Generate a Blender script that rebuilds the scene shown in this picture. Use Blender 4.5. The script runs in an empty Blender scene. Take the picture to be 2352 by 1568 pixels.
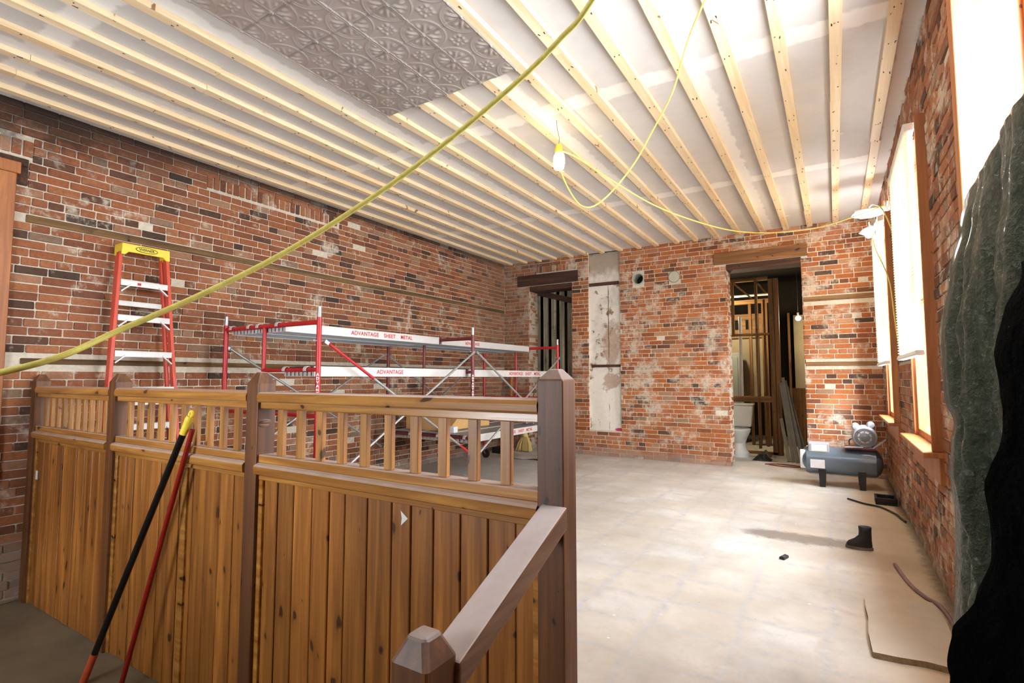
import bpy, bmesh, math, random
from mathutils import Vector, Matrix
random.seed(7)
scene = bpy.context.scene
COL = scene.collection
PI = math.pi

# ------------------------------------------------------------------ geometry helpers
class MB:
    def __init__(s):
        s.v = []; s.f = []; s.r = []; s.m = []
    def add(s, vs, fs, r=None, m=0):
        b = len(s.v); s.v += [tuple(p) for p in vs]
        r = random.random() if r is None else r
        for f in fs:
            s.f.append([b + i for i in f]); s.r.append(r); s.m.append(m)
        return s
    def box(s, x0, x1, y0, y1, z0, z1, r=None, m=0):
        vs = [(x, y, z) for x in (x0, x1) for y in (y0, y1) for z in (z0, z1)]
        return s.add(vs, [(0,1,3,2),(4,6,7,5),(0,4,5,1),(2,3,7,6),(0,2,6,4),(1,5,7,3)], r, m)
    def bar(s, p0, p1, w, h, up=(0,0,1), r=None, m=0):
        p0, p1 = Vector(p0), Vector(p1); d = (p1 - p0).normalized(); up = Vector(up)
        a = d.cross(up)
        if a.length < 1e-4: a = d.cross(Vector((1,0,0)))
        a.normalize(); b = a.cross(d).normalized()
        vs = [p + a*i*w/2 + b*j*h/2 for p in (p0, p1) for i in (-1,1) for j in (-1,1)]
        return s.add(vs, [(0,1,3,2),(4,6,7,5),(0,4,5,1),(2,3,7,6),(0,2,6,4),(1,5,7,3)], r, m)
    def tube(s, pts, rad, n=8, r=None, closed=False, m=0, cap=True):
        pts = [Vector(p) for p in pts]; N = len(pts)
        rads = rad if isinstance(rad, (list, tuple)) else [rad]*N
        vs = []; prev = None
        for i, p in enumerate(pts):
            if closed: t = pts[(i+1) % N] - pts[i-1]
            else: t = pts[min(i+1, N-1)] - pts[max(i-1, 0)]
            t.normalize()
            if prev is None:
                a = t.cross(Vector((0,0,1)))
                if a.length < 1e-3: a = t.cross(Vector((1,0,0)))
            else: a = prev - t*prev.dot(t)
            a.normalize(); prev = a; b = t.cross(a)
            for k in range(n):
                q = 2*PI*k/n; vs.append(p + (a*math.cos(q) + b*math.sin(q))*rads[i])
        fs = []
        for i in range(N if closed else N-1):
            j = (i+1) % N
            for k in range(n): fs.append((i*n+k, i*n+(k+1) % n, j*n+(k+1) % n, j*n+k))
        if not closed and cap: fs += [tuple(range(n)), tuple(range((N-1)*n, N*n))]
        return s.add(vs, fs, r, m)
    def cyl(s, p0, p1, r0, r1=None, n=16, r=None, m=0):
        return s.tube([p0, p1], [r0, r0 if r1 is None else r1], n, r, m=m)
    def lathe(s, prof, o, axis=(0,0,1), n=24, r=None, m=0, cap=True):
        ax = Vector(axis).normalized(); a = ax.cross(Vector((0,0,1)))
        if a.length < 1e-3: a = Vector((1,0,0))
        a.normalize(); b = ax.cross(a); o = Vector(o); vs = []
        for rr, t in prof:
            for k in range(n):
                q = 2*PI*k/n; vs.append(o + ax*t + (a*math.cos(q) + b*math.sin(q))*rr)
        fs = []
        for i in range(len(prof)-1):
            for k in range(n): fs.append((i*n+k, i*n+(k+1) % n, (i+1)*n+(k+1) % n, (i+1)*n+k))
        if cap: fs += [tuple(range(n)), tuple(range((len(prof)-1)*n, len(prof)*n))]
        return s.add(vs, fs, r, m)
    def prism(s, poly, vec, r=None, m=0):
        poly = [Vector(p) for p in poly]; vec = Vector(vec); n = len(poly)
        return s.add(poly + [p + vec for p in poly], [tuple(range(n)), tuple(range(n, 2*n))] +
                     [(i, (i+1) % n, n+(i+1) % n, n+i) for i in range(n)], r, m)
    def sphere(s, c, rad, n=12, k=8, r=None, m=0):
        rx, ry, rz = rad if isinstance(rad, (list, tuple)) else (rad,)*3
        vs = [(c[0], c[1], c[2]-rz)]
        for i in range(1, k):
            t = -PI/2 + PI*i/k
            for j in range(n):
                q = 2*PI*j/n; vs.append((c[0]+rx*math.cos(t)*math.cos(q), c[1]+ry*math.cos(t)*math.sin(q), c[2]+rz*math.sin(t)))
        vs.append((c[0], c[1], c[2]+rz)); L = len(vs)-1
        fs = [(0, 1+(j+1) % n, 1+j) for j in range(n)]
        for i in range(k-2):
            for j in range(n): fs.append((1+i*n+j, 1+i*n+(j+1) % n, 1+(i+1)*n+(j+1) % n, 1+(i+1)*n+j))
        fs += [(L, 1+(k-2)*n+j, 1+(k-2)*n+(j+1) % n) for j in range(n)]
        return s.add(vs, fs, r, m)
    def grid(s, fn, nu, nv, r=None, m=0):
        vs = [fn(i/nu, j/nv) for i in range(nu+1) for j in range(nv+1)]
        return s.add(vs, [(i*(nv+1)+j, (i+1)*(nv+1)+j, (i+1)*(nv+1)+j+1, i*(nv+1)+j+1) for i in range(nu) for j in range(nv)], r, m)

def build(name, mb, mats, parent=None, smooth=False, bevel=0, seg=1, normals=True, solid=0):
    """Link a mesh as one object; top level meshes get their origin at their base."""
    mats = mats if isinstance(mats, (list, tuple)) else [mats]
    if parent is not None:
        T = parent.matrix_world.inverted() if parent.get('_m') else None
        org = world_loc(parent)
    else:
        xs = [p[0] for p in mb.v]; ys = [p[1] for p in mb.v]; zs = [p[2] for p in mb.v]
        org = Vector(((min(xs)+max(xs))/2, (min(ys)+max(ys))/2, min(zs)))
    me = bpy.data.meshes.new(name)
    me.from_pydata([(p[0]-org[0], p[1]-org[1], p[2]-org[2]) for p in mb.v], [], mb.f)
    at = me.attributes.new('rnd', 'FLOAT', 'FACE'); at.data.foreach_set('value', mb.r)
    for m in mats: me.materials.append(m)
    me.polygons.foreach_set('material_index', mb.m)
    if normals:
        bm = bmesh.new(); bm.from_mesh(me); bmesh.ops.recalc_face_normals(bm, faces=bm.faces); bm.to_mesh(me); bm.free()
    me.polygons.foreach_set('use_smooth', [bool(smooth)]*len(me.polygons))
    if smooth and smooth != 2: me.set_sharp_from_angle(angle=math.radians(40))
    o = bpy.data.objects.new(name, me); COL.objects.link(o)
    if parent is not None:
        o.parent = parent
    else: o.location = org
    if solid:
        md = o.modifiers.new('s', 'SOLIDIFY'); md.thickness = solid; md.offset = 0
    if bevel:
        md = o.modifiers.new('b', 'BEVEL'); md.width = bevel; md.segments = seg; md.limit_method = 'ANGLE'; md.angle_limit = math.radians(35)
    return o
def world_loc(o):
    l = Vector(o.location)
    while o.parent is not None:
        o = o.parent; l = l + Vector(o.location)
    return l
def tag(o, label, cat, group=None):
    o['label'] = label; o['category'] = cat
    if group: o['group'] = group
    return o
def thing(name, label, cat, loc, group=None):
    o = bpy.data.objects.new(name, None); o.empty_display_size = .1; COL.objects.link(o); o.location = loc
    return tag(o, label, cat, group)
def struct(o):
    o['kind'] = 'structure'; return o
def stext(name, txt, size, loc, xdir, ydir, mat, parent, ext=.0006, space=1.0, bold=0):
    """Flat lettering with a little thickness, converted to a mesh."""
    cu = bpy.data.curves.new(name, 'FONT'); cu.body = txt; cu.size = size; cu.extrude = ext; cu.align_x = 'CENTER'; cu.align_y = 'CENTER'
    cu.space_character = space; cu.offset = bold
    t = bpy.data.objects.new(name, cu); COL.objects.link(t)
    dg = bpy.context.evaluated_depsgraph_get(); me = bpy.data.meshes.new_from_object(t.evaluated_get(dg))
    bpy.data.objects.remove(t)
    x = Vector(xdir).normalized(); y = Vector(ydir).normalized(); z = x.cross(y)
    M = Matrix((x, y, z)).transposed().to_4x4(); M.translation = Vector(loc) - (world_loc(parent) if parent else Vector())
    me.transform(M); me.materials.clear(); me.materials.append(mat)
    o = bpy.data.objects.new(name, me); COL.objects.link(o); o.parent = parent
    return o
def spline(pts, n=10):
    pts = [Vector(p) for p in pts]; out = []
    P = [pts[0]*2 - pts[1]] + pts + [pts[-1]*2 - pts[-2]]
    for i in range(1, len(P)-2):
        a, b, c, d = P[i-1:i+3]
        for k in range(n):
            t = k/n
            out.append(.5*((2*b) + (c-a)*t + (2*a-5*b+4*c-d)*t*t + (3*b-a-3*c+d)*t**3))
    out.append(pts[-1]); return out

# ------------------------------------------------------------------ material helpers
def lin(c):
    return tuple((x/12.92 if x <= .04045 else ((x+.055)/1.055)**2.4) for x in [k/255 for k in c]) + (1,)
class G:
    def __init__(s, name):
        s.mat = bpy.data.materials.new(name); s.mat.use_nodes = True; s.nt = s.mat.node_tree
        s.b = s.nt.nodes['Principled BSDF']
    def n(s, t, **kw):
        nd = s.nt.nodes.new('ShaderNode'+t)
        for k, v in kw.items(): setattr(nd, k, v)
        return nd
    def l(s, a, b): s.nt.links.new(a, b); return s
    def put(s, sock, v):
        if isinstance(v, bpy.types.NodeSocket): s.l(v, sock)
        elif v is not None: sock.default_value = v
    def co(s, kind='Object', scale=(1,1,1), loc=(0,0,0), src=None):
        mp = s.n('Mapping'); mp.inputs['Scale'].default_value = scale; mp.inputs['Location'].default_value = loc
        if src is None:
            src = s.n('NewGeometry').outputs['Position'] if kind == 'World' else s.n('TexCoord').outputs[kind]
        s.l(src, mp.inputs['Vector']); return mp.outputs['Vector']
    def noise(s, vec, scale, detail=4, rough=.55, dist=0):
        nd = s.n('TexNoise'); s.l(vec, nd.inputs['Vector']); nd.inputs['Scale'].default_value = scale
        nd.inputs['Detail'].default_value = detail; nd.inputs['Roughness'].default_value = rough; nd.inputs['Distortion'].default_value = dist
        return nd.outputs['Fac']
    def voro(s, vec, scale, rnd=1, feat='F1', out='Distance'):
        nd = s.n('TexVoronoi', feature=feat); s.l(vec, nd.inputs['Vector']); nd.inputs['Scale'].default_value = scale
        nd.inputs['Randomness'].default_value = rnd; return nd.outputs[out]
    def ramp(s, fac, stops, interp='LINEAR'):
        nd = s.n('ValToRGB'); s.l(fac, nd.inputs['Fac']); cr = nd.color_ramp; cr.interpolation = interp
        while len(cr.elements) < len(stops): cr.elements.new(.5)
        for e, (p, c) in zip(cr.elements, stops):
            e.position = p; e.color = c if len(c) == 4 else lin(c)
        return nd.outputs['Color']
    def step(s, fac, a, b):
        nd = s.n('MapRange', interpolation_type='SMOOTHSTEP'); s.l(fac, nd.inputs['Value'])
        nd.inputs['From Min'].default_value = a; nd.inputs['From Max'].default_value = b; return nd.outputs['Result']
    def mix(s, fac, a, b, mode='MIX'):
        nd = s.n('Mix', data_type='RGBA', blend_type=mode); s.put(nd.inputs[0], fac)
        s.put(nd.inputs[6], lin(a) if isinstance(a, tuple) and len(a) == 3 else a)
        s.put(nd.inputs[7], lin(b) if isinstance(b, tuple) and len(b) == 3 else b); return nd.outputs[2]
    def math(s, op, a, b=None, c=None):
        nd = s.n('Math', operation=op); s.put(nd.inputs[0], a)
        if b is not None: s.put(nd.inputs[1], b)
        if c is not None: s.put(nd.inputs[2], c)
        return nd.outputs[0]
    def sep(s, vec):
        nd = s.n('SeparateXYZ'); s.l(vec, nd.inputs[0]); return nd.outputs
    def attr(s, name='rnd'):
        nd = s.n('Attribute', attribute_name=name); return nd.outputs['Fac']
    def bump(s, h, strength=.3, dist=.01):
        nd = s.n('Bump'); s.l(h, nd.inputs['Height']); nd.inputs['Strength'].default_value = strength; nd.inputs['Distance'].default_value = dist
        s.l(nd.outputs['Normal'], s.b.inputs['Normal']); return s
    def fin(s, col=None, rough=.6, metal=0, spec=None, **kw):
        if col is not None: s.put(s.b.inputs['Base Color'], lin(col) if isinstance(col, tuple) and len(col) == 3 else col)
        s.put(s.b.inputs['Roughness'], rough); s.put(s.b.inputs['Metallic'], metal)
        if spec is not None: s.put(s.b.inputs['Specular IOR Level'], spec)
        for k, v in kw.items(): s.put(s.b.inputs[k], v)
        return s.mat

def plain(name, col, rough=.5, metal=0, var=.12, scale=30, spec=None, bump=0):
    g = G(name); v = g.co('Object'); nz = g.noise(v, scale, 4)
    c = g.mix(g.math('MULTIPLY', nz, 1), tuple(max(0, int(k*(1-var))) for k in col), tuple(min(255, int(k*(1+var))) for k in col))
    if bump: g.bump(nz, bump, .004)
    return g.fin(c, rough, metal, spec)

def wood(name, light, dark, axis=2, knots=.5, rough=.55, var=.35, knotcol=None, gs=1.0, spec=None, dirt=None, dust=None):  # dust also sets the glare painted on upward faces
    """Sawn timber: long grain along an axis, knots, per-board tone."""
    g = G(name); rnd = g.attr()
    off = g.n('CombineXYZ'); 
    for i in range(3): g.l(g.math('MULTIPLY', rnd, 7.3+i*3.1), off.inputs[i])
    add = g.n('VectorMath', operation='ADD'); g.l(g.n('TexCoord').outputs['Object'], add.inputs[0]); g.l(off.outputs[0], add.inputs[1])
    def sc(k, a):
        s = [k, k, k]; s[axis] = a; return tuple(s)
    v1 = g.co(scale=sc(22*gs, 1.1*gs), src=add.outputs[0]); v2 = g.co(scale=sc(90*gs, 2.2*gs), src=add.outputs[0]); v3 = g.co(scale=sc(4.2*gs, 1.9*gs), src=add.outputs[0])
    a = g.noise(v1, 1, 5, .6, .6); b = g.noise(v2, 1, 3)
    c = g.ramp(a, [(.3, dark), (.5, tuple((x+y)//2 for x, y in zip(light, dark))), (.68, light)])
    c = g.mix(g.math('MULTIPLY', g.step(b, .5, .75), .35), c, dark)
    hsv = g.n('HueSaturation'); g.l(c, hsv.inputs['Color'])
    g.l(g.math('MULTIPLY_ADD', rnd, var*2, 1-var), hsv.inputs['Value']); c = hsv.outputs[0]
    if knots:
        X = g.sep(add.outputs[0]); cv = g.n('CombineXYZ'); ac, al = ((2, 0), (0, 1), (0, 2))[axis]
        wob = g.math('MULTIPLY', g.noise(v3, 2.5, 2), .5)
        g.l(g.math('ADD', g.math('MULTIPLY', X[ac], 6.2), wob), cv.inputs[0]); g.l(g.math('ADD', g.math('MULTIPLY', X[al], 2.9), wob), cv.inputs[1])
        vn = g.n('TexVoronoi', voronoi_dimensions='2D'); vn.inputs['Scale'].default_value = 1; g.l(cv.outputs[0], vn.inputs['Vector'])
        d = g.math('DIVIDE', vn.outputs['Distance'], g.math('MULTIPLY_ADD', g.sep(vn.outputs['Color'])[0], 1.3, .15))
        k = g.step(d, .13*knots, .07*knots); kn = g.step(d, .34*knots, .1*knots)
        kc = knotcol or tuple(int(x*.42) for x in dark)
        c = g.mix(g.math('MULTIPLY', kn, .4), c, dark); c = g.mix(g.math('MULTIPLY', k, .9), c, kc)
    if dirt:
        w = g.noise(g.co('World'), 5, 5, .65); c = g.mix(g.math('MULTIPLY', g.step(w, .52, .68), .55), c, dirt)
    if dust:       # settled dust and worn varnish on level faces, with their pale glare painted in
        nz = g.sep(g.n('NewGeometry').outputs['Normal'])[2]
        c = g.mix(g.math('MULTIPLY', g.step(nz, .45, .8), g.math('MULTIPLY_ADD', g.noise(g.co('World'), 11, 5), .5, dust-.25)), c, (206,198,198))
    g.bump(b, .12, .003)
    return g.fin(c, rough, 0, spec)

def brickmat(name, soot=None, pale=.5, worn=None, val=1.0, sat=.92):
    g = G(name); rnd = g.attr(); W = g.co('World')
    c = g.ramp(rnd, [(0, (76,60,50)), (.05, (96,66,50)), (.11, (122,74,48)), (.26, (146,84,48)), (.48, (163,94,50)), (.66, (174,107,60)), (.8, (162,103,68)), (.92, (176,130,96)), (1, (138,112,90))])
    n1 = g.noise(W, 30, 6, .65); n2 = g.noise(W, 6, 6, .7); n3 = g.noise(W, 1.3, 4, .6)
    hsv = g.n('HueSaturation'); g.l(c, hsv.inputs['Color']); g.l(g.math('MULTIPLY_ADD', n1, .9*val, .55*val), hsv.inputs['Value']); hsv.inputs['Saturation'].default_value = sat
    c = hsv.outputs[0]
    c = g.mix(g.math('MULTIPLY', g.step(g.noise(W, 75, 3), .52, .75), .28), c, (60,36,30))
    mort = g.mix(n1, (172,160,140), (236,228,212))
    # smeared lime mortar left over the faces, in patches
    m1 = g.step(g.math('ADD', g.math('MULTIPLY', n2, .75), g.math('MULTIPLY', n3, .45)), .66 - pale*.06, .78 - pale*.04)
    c = g.mix(g.math('MULTIPLY', m1, .75), c, mort)
    haze = g.step(g.noise(W, 2.6, 5, .6), .42, .75); c = g.mix(g.math('MULTIPLY', haze, (.09*pale+.06)), c, (196,160,138))
    ism = g.math('LESS_THAN', rnd, -.5); c = g.mix(ism, c, mort)
    if soot is not None: 
        x, y, z = g.sep(W)
        k = g.math('MULTIPLY', g.step(g.math('ADD', y, g.math('MULTIPLY', n2, 2.2)), 5.0, 2.4), g.step(g.math('ADD', z, g.math('MULTIPLY', n2, .7)), 3.36, 3.66))
        c = g.mix(g.math('MULTIPLY', k, .85), c, (34,28,25))
        k2 = g.step(g.math('ADD', z, g.math('MULTIPLY', n2, .10)), 3.38, 3.46); c = g.mix(g.math('MULTIPLY', k2, .8), c, (46,33,28))
    if worn:
        x, y, z = g.sep(W)
        dx = g.step(g.math('ADD', g.sep(W)[worn[0]], g.math('MULTIPLY', n2, worn[3])), worn[1], worn[2])
        c = g.mix(g.math('MULTIPLY', dx, g.math('MULTIPLY_ADD', n2, .7, .12)), c, (132,104,84))
    # damp parging along the foot of the wall
    z = g.sep(W)[2]; foot = g.step(g.math('ADD', z, g.math('MULTIPLY', n2, .5)), .42, .25)
    c = g.mix(g.math('MULTIPLY', foot, .6), c, (150,140,130))
    g.bump(n1, .5, .006)
    return g.fin(c, .88, 0, .25)

M = {}
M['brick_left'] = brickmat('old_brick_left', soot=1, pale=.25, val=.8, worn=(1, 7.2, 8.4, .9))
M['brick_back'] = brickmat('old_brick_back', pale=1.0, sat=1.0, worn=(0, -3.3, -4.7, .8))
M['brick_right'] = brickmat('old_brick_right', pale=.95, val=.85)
M['pine'] = wood('new_pine', (240,222,188), (222,192,146), axis=1, knots=.42, rough=.6, var=.07, knotcol=(120,78,40))
M['oldbeam'] = wood('old_beam', (158,114,70), (98,62,34), axis=0, knots=.5, rough=.8, var=.1)
M['darkbeam'] = wood('charred_beam', (92,58,38), (44,28,22), axis=0, knots=.3, rough=.85, var=.1)
M['nailer_y'] = wood('nailer_long', (132,100,60), (72,52,30), axis=1, knots=.35, rough=.85, var=.06, dirt=(60,46,34))
M['nailer_x'] = wood('nailer_cross', (160,122,78), (96,66,40), axis=0, knots=.35, rough=.85, var=.1)
M['panel'] = wood('honey_plank', (184,122,56), (114,68,26), axis=2, knots=.62, rough=.4, var=.2, knotcol=(48,26,14))
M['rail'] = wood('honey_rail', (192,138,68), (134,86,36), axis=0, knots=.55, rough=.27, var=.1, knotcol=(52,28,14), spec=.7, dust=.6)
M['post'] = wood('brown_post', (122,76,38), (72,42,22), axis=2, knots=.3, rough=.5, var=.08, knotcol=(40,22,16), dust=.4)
M['baluster'] = wood('honey_baluster', (196,142,76), (134,88,42), axis=2, knots=.5, rough=.42, var=.16)
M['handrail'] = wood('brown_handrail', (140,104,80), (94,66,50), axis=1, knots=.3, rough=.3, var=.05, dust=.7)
M['casing'] = wood('orange_casing', (190,122,66), (142,82,40), axis=2, knots=.3, rough=.5, var=.06)
M['stud'] = wood('dusty_stud', (150,108,62), (88,58,32), axis=2, knots=.4, rough=.8, var=.15)
M['studx'] = wood('dusty_plate', (158,118,68), (96,66,38), axis=0, knots=.4, rough=.8, var=.15)
M['greyboard'] = wood('weathered_board', (196,190,166), (112,106,84), axis=2, knots=.3, rough=.85, var=.25, dirt=(60,58,40))
M['red'] = plain('red_enamel', (176,28,34), .35, 0, .14, 18)
M['darkred'] = plain('dark_red_enamel', (104,34,36), .4, 0, .2, 24)
M['galv'] = plain('galvanised_tube', (176,178,180), .38, .75, .12, 40)
M['alu'] = plain('aluminium_white', (206,206,204), .42, .25, .05, 12)
M['alugrey'] = plain('aluminium_underside', (150,152,156), .5, .5, .1, 20)
M['white'] = plain('white_paint', (232,232,228), .5, 0, .04)
M['black'] = plain('black_rubber', (20,20,21), .55, 0, .25)
M['letter_red'] = plain('red_stencil_paint', (188,36,46), .6, 0, .1, 60)
M['letter_white'] = plain('white_stencil_paint', (236,232,232), .6, 0, .05)
M['letter_black'] = plain('black_print', (24,22,20), .6)
M['yellow'] = plain('yellow_plastic', (236,210,66), .45, 0, .07, 25)
M['ladder_red'] = plain('orange_red_fibreglass', (206,82,62), .42, 0, .08, 14)
M['cord'] = plain('yellow_cord', (234,218,116), .42, 0, .14, 60)
M['steel'] = plain('steel', (150,150,152), .35, .9, .12)
M['wire'] = plain('wire', (70,66,62), .5, .6)
M['label_white'] = plain('paper_label', (228,230,232), .6, 0, .05, 50)
M['cardboard'] = plain('cardboard', (206,166,108), .8, 0, .08, 9)
M['porcelain'] = plain('porcelain', (206,208,204), .15, 0, .06, 5)
M['bristle'] = plain('straw', (206,184,122), .85, 0, .2, 80)
M['pole_black'] = plain('black_lacquer', (16,17,18), .22, 0, .2)
M['pole_red'] = plain('red_lacquer', (136,26,20), .25, 0, .15)
M['pole_orange'] = plain('orange_plastic', (190,80,50), .4, 0, .15)
M['compressor'] = plain('blue_grey_enamel', (104,118,132), .12, .3, .12, 6)
M['motor'] = plain('grey_cast_metal', (176,182,192), .4, .3, .1, 20)
M['motor_face'] = plain('dull_grey_metal', (112,112,114), .45, .5, .2, 30)
M['cap_grey'] = plain('pale_duct_cap', (178,178,162), .6, .1, .08, 15)
M['soot'] = plain('sooty_black', (14,13,12), .9)
M['drywallgrey'] = plain('grey_sheet_metal', (150,158,156), .5, .2, .1, 4)
M['dim_wall'] = plain('dim_plaster', (168,156,132), .85, 0, .15, 2)
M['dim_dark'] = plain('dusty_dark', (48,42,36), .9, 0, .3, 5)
M['greytrim'] = plain('grey_primed_trim', (128,126,118), .6, 0, .15, 8)
M['pipe'] = plain('white_pvc', (206,208,208), .35, 0, .05)
M['orangewood'] = wood('osb_orange', (178,138,90), (126,92,54), axis=0, knots=.3, rough=.7, var=.1)
M['rag'] = plain('dusty_canvas', (166,158,148), .9, 0, .14, 14)
M['debris'] = plain('dusty_rags', (96,88,78), .95, 0, .45, 14)
M['hose'] = plain('mauve_hose', (134,104,110), .6, 0, .15, 30)
M['outdoor_white'] = plain('limewash', (200,196,186), .9)

def emis(name, col, st):
    g = G(name); return g.fin((255,255,255), .4, 0, None, **{'Emission Color': lin(col), 'Emission Strength': st})
M['bulb'] = emis('warm_bulb', (255,226,170), 25)
M['bulb_white'] = emis('cool_bulb', (240,246,255), 14)

def ceiling_mat():
    g = G('taped_drywall'); W = g.co('World'); x, y, z = g.sep(W); n = g.noise(W, 7, 5, .6); n2 = g.noise(W, 1.8, 3)
    c = g.mix(n2, (196,192,188), (212,208,203))
    c = g.mix(g.math('MULTIPLY', g.step(n, .5, .62), .2), c, (190,184,178))
    # taped butt joints across (fixed y) and along (fixed x), ragged edges
    def band(co, period, off, w):
        t = g.math('ABSOLUTE', g.math('SUBTRACT', g.math('FRACT', g.math('ADD', g.math('DIVIDE', co, period), off)), .5))
        return g.step(g.math('ADD', g.math('MULTIPLY', t, period), g.math('MULTIPLY', n, .12)), w+.06, w+.03)
    m = g.math('MAXIMUM', band(y, 2.44, .02, .10), band(x, 1.22, .12, .07))
    c = g.mix(g.math('MULTIPLY', m, .8), c, (236,232,226))
    spots = g.step(g.voro(g.co('World', (1,1,1)), 3.2), .12, .05); c = g.mix(g.math('MULTIPLY', spots, .6), c, (234,230,224))
    return g.fin(c, .9, 0, .2)
M['drywall'] = ceiling_mat()

def floor_mat():
    g = G('worn_floor'); W = g.co('World'); x, y, z = g.sep(W)
    n1 = g.noise(W, 2.2, 6, .6); n2 = g.noise(W, 14, 6, .7); n3 = g.noise(W, .7, 3); n4 = g.noise(W, 60, 3)
    c = g.ramp(n1, [(.28, (166,163,158)), (.5, (192,190,186)), (.7, (212,211,209))])
    c = g.mix(g.math('MULTIPLY', g.step(n2, .5, .8), .5), c, (160,154,146))
    # ghost grid of old tiles in bluish adhesive lines
    wob = g.n('VectorMath', operation='ADD'); nz = g.n('TexNoise'); nz.inputs['Scale'].default_value = 2.5; g.l(W, nz.inputs['Vector'])
    sc = g.n('VectorMath', operation='SCALE'); g.l(nz.outputs['Color'], sc.inputs[0]); sc.inputs['Scale'].default_value = .16
    g.l(W, wob.inputs[0]); g.l(sc.outputs[0], wob.inputs[1])
    br = g.n('TexBrick'); g.l(wob.outputs[0], br.inputs['Vector']); br.inputs['Scale'].default_value = 1; br.offset = 0
    br.inputs['Brick Width'].default_value = .40; br.inputs['Row Height'].default_value = .36; br.inputs['Mortar Size'].default_value = .065; br.inputs['Mortar Smooth'].default_value = 1
    br.inputs['Color1'].default_value = (0,0,0,1); br.inputs['Color2'].default_value = (.35,.35,.35,1); br.inputs['Mortar'].default_value = (1,1,1,1)
    k = g.math('MULTIPLY', br.outputs['Fac'], g.math('MULTIPLY', g.step(n1, .36, .66), g.step(n2, .3, .6))); c = g.mix(g.math('MULTIPLY', k, .5), c, (146,149,158))
    c = g.mix(g.math('MULTIPLY', g.math('MULTIPLY', g.sep(br.outputs['Color'])[0], g.math('SUBTRACT', 1, br.outputs['Fac'])), .9), c, (206,188,158))
    c = g.mix(g.math('MULTIPLY', g.step(n3, .55, .75), .35), c, (196,196,204))
    # chips of white paint and dark specks
    c = g.mix(g.step(g.voro(g.co('World', (1,1.6,1)), 5), .05, .025), c, (236,236,236))
    c = g.mix(g.math('MULTIPLY', g.step(g.voro(g.co('World', (1.3,1,1), (3,1,0)), 7), .035, .012), .8), c, (84,78,70))
    # tan bare strip and grime along the right wall
    edge = g.step(g.math('ADD', x, g.math('MULTIPLY', n1, .5)), .2, .62); c = g.mix(g.math('MULTIPLY', edge, .55), c, (204,174,128))
    grime = g.step(g.math('ADD', x, g.math('MULTIPLY', n2, .12)), .5, .58); c = g.mix(g.math('MULTIPLY', grime, .8), c, (92,82,66))
    # dark streak painted for the blur and shadow of a moving figure
    u = g.math('DIVIDE', g.math('SUBTRACT', g.math('ADD', x, g.math('MULTIPLY', n2, .12)), -.22), .46)
    v = g.math('DIVIDE', g.math('SUBTRACT', g.math('ADD', y, g.math('MULTIPLY', n2, .2)), 5.02), .15)
    d = g.math('ADD', g.math('POWER', g.math('ABSOLUTE', u), 4), g.math('MULTIPLY', v, v))
    c = g.mix(g.math('MULTIPLY', g.step(d, 1.35, .3), .72), c, (96,84,76))
    u = g.math('DIVIDE', g.math('SUBTRACT', x, .2), .34); v = g.math('DIVIDE', g.math('SUBTRACT', g.math('ADD', y, g.math('MULTIPLY', n2, .2)), 4.72), .26)
    d = g.math('ADD', g.math('MULTIPLY', u, u), g.math('MULTIPLY', v, v)); c = g.mix(g.math('MULTIPLY', g.step(d, 1.3, .2), .4), c, (140,118,88))
    g.bump(n2, .15, .004)
    return g.fin(c, g.math('MULTIPLY_ADD', n1, .25, .38), 0, .45)
M['floor'] = floor_mat()
M['lowfloor'] = plain('dirty_concrete', (110,103,86), .85, 0, .3, 3, bump=.3)

def plaster_mat():
    g = G('peeling_plaster'); W = g.co('World'); x, y, z = g.sep(W); n = g.noise(W, 6, 7, .7); n2 = g.noise(W, 1.7, 4); n3 = g.noise(W, 30, 4)
    c = g.mix(n3, (222,215,202), (238,233,222))
    c = g.mix(g.math('MULTIPLY', g.step(n2, .5, .7), .6), c, (168,160,150))
    peel = g.step(g.math('ADD', g.math('MULTIPLY', n, .7), g.math('MULTIPLY', n2, .45)), .64, .69)
    c = g.mix(peel, c, g.mix(n3, (118,92,72), (160,138,114)))
    top = g.step(g.math('ADD', z, g.math('MULTIPLY', n, .6)), 3.2, 3.5); c = g.mix(g.math('MULTIPLY', top, .7), c, (132,112,86))
    for zc, h in ((1.86, .36), (1.25, .16)):
        u = g.math('DIVIDE', g.math('SUBTRACT', g.math('ADD', x, g.math('MULTIPLY', n, .42)), -2.99), .15)
        v = g.math('DIVIDE', g.math('SUBTRACT', g.math('ADD', z, g.math('MULTIPLY', n, .7)), zc+.35), h)
        d = g.math('ADD', g.math('MULTIPLY', u, u), g.math('MULTIPLY', v, v)); c = g.mix(g.math('MULTIPLY', g.step(d, 1.3, .6), .75), c, g.mix(n3, (150,108,84), (186,164,142)))
    crack = g.math('ABSOLUTE', g.math('SUBTRACT', g.math('ADD', x, g.math('MULTIPLY', n, .05)), -3.22))
    c = g.mix(g.math('MULTIPLY', g.step(crack, .010, .003), g.step(n2, .42, .55)), c, (92,78,62))
    u = g.math('SUBTRACT', x, -3.07); v = g.math('SUBTRACT', z, .44)
    d = g.math('ADD', g.math('MULTIPLY', u, u), g.math('MULTIPLY', g.math('MULTIPLY', v, v), 7)); c = g.mix(g.step(g.math('ADD', d, g.math('MULTIPLY', n, .006)), .013, .006), c, (196,66,110))
    g.bump(n, .5, .01); return g.fin(c, .9, 0, .2)
M['plaster'] = plaster_mat()

def tin_mat():
    g = G('embossed_tin'); W = g.co('World'); n = g.noise(W, 3, 4)
    return g.fin(g.mix(n, (176,164,154), (208,202,196)), g.math('MULTIPLY_ADD', n, .2, .26), .55)
M['tin'] = tin_mat()

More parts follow.
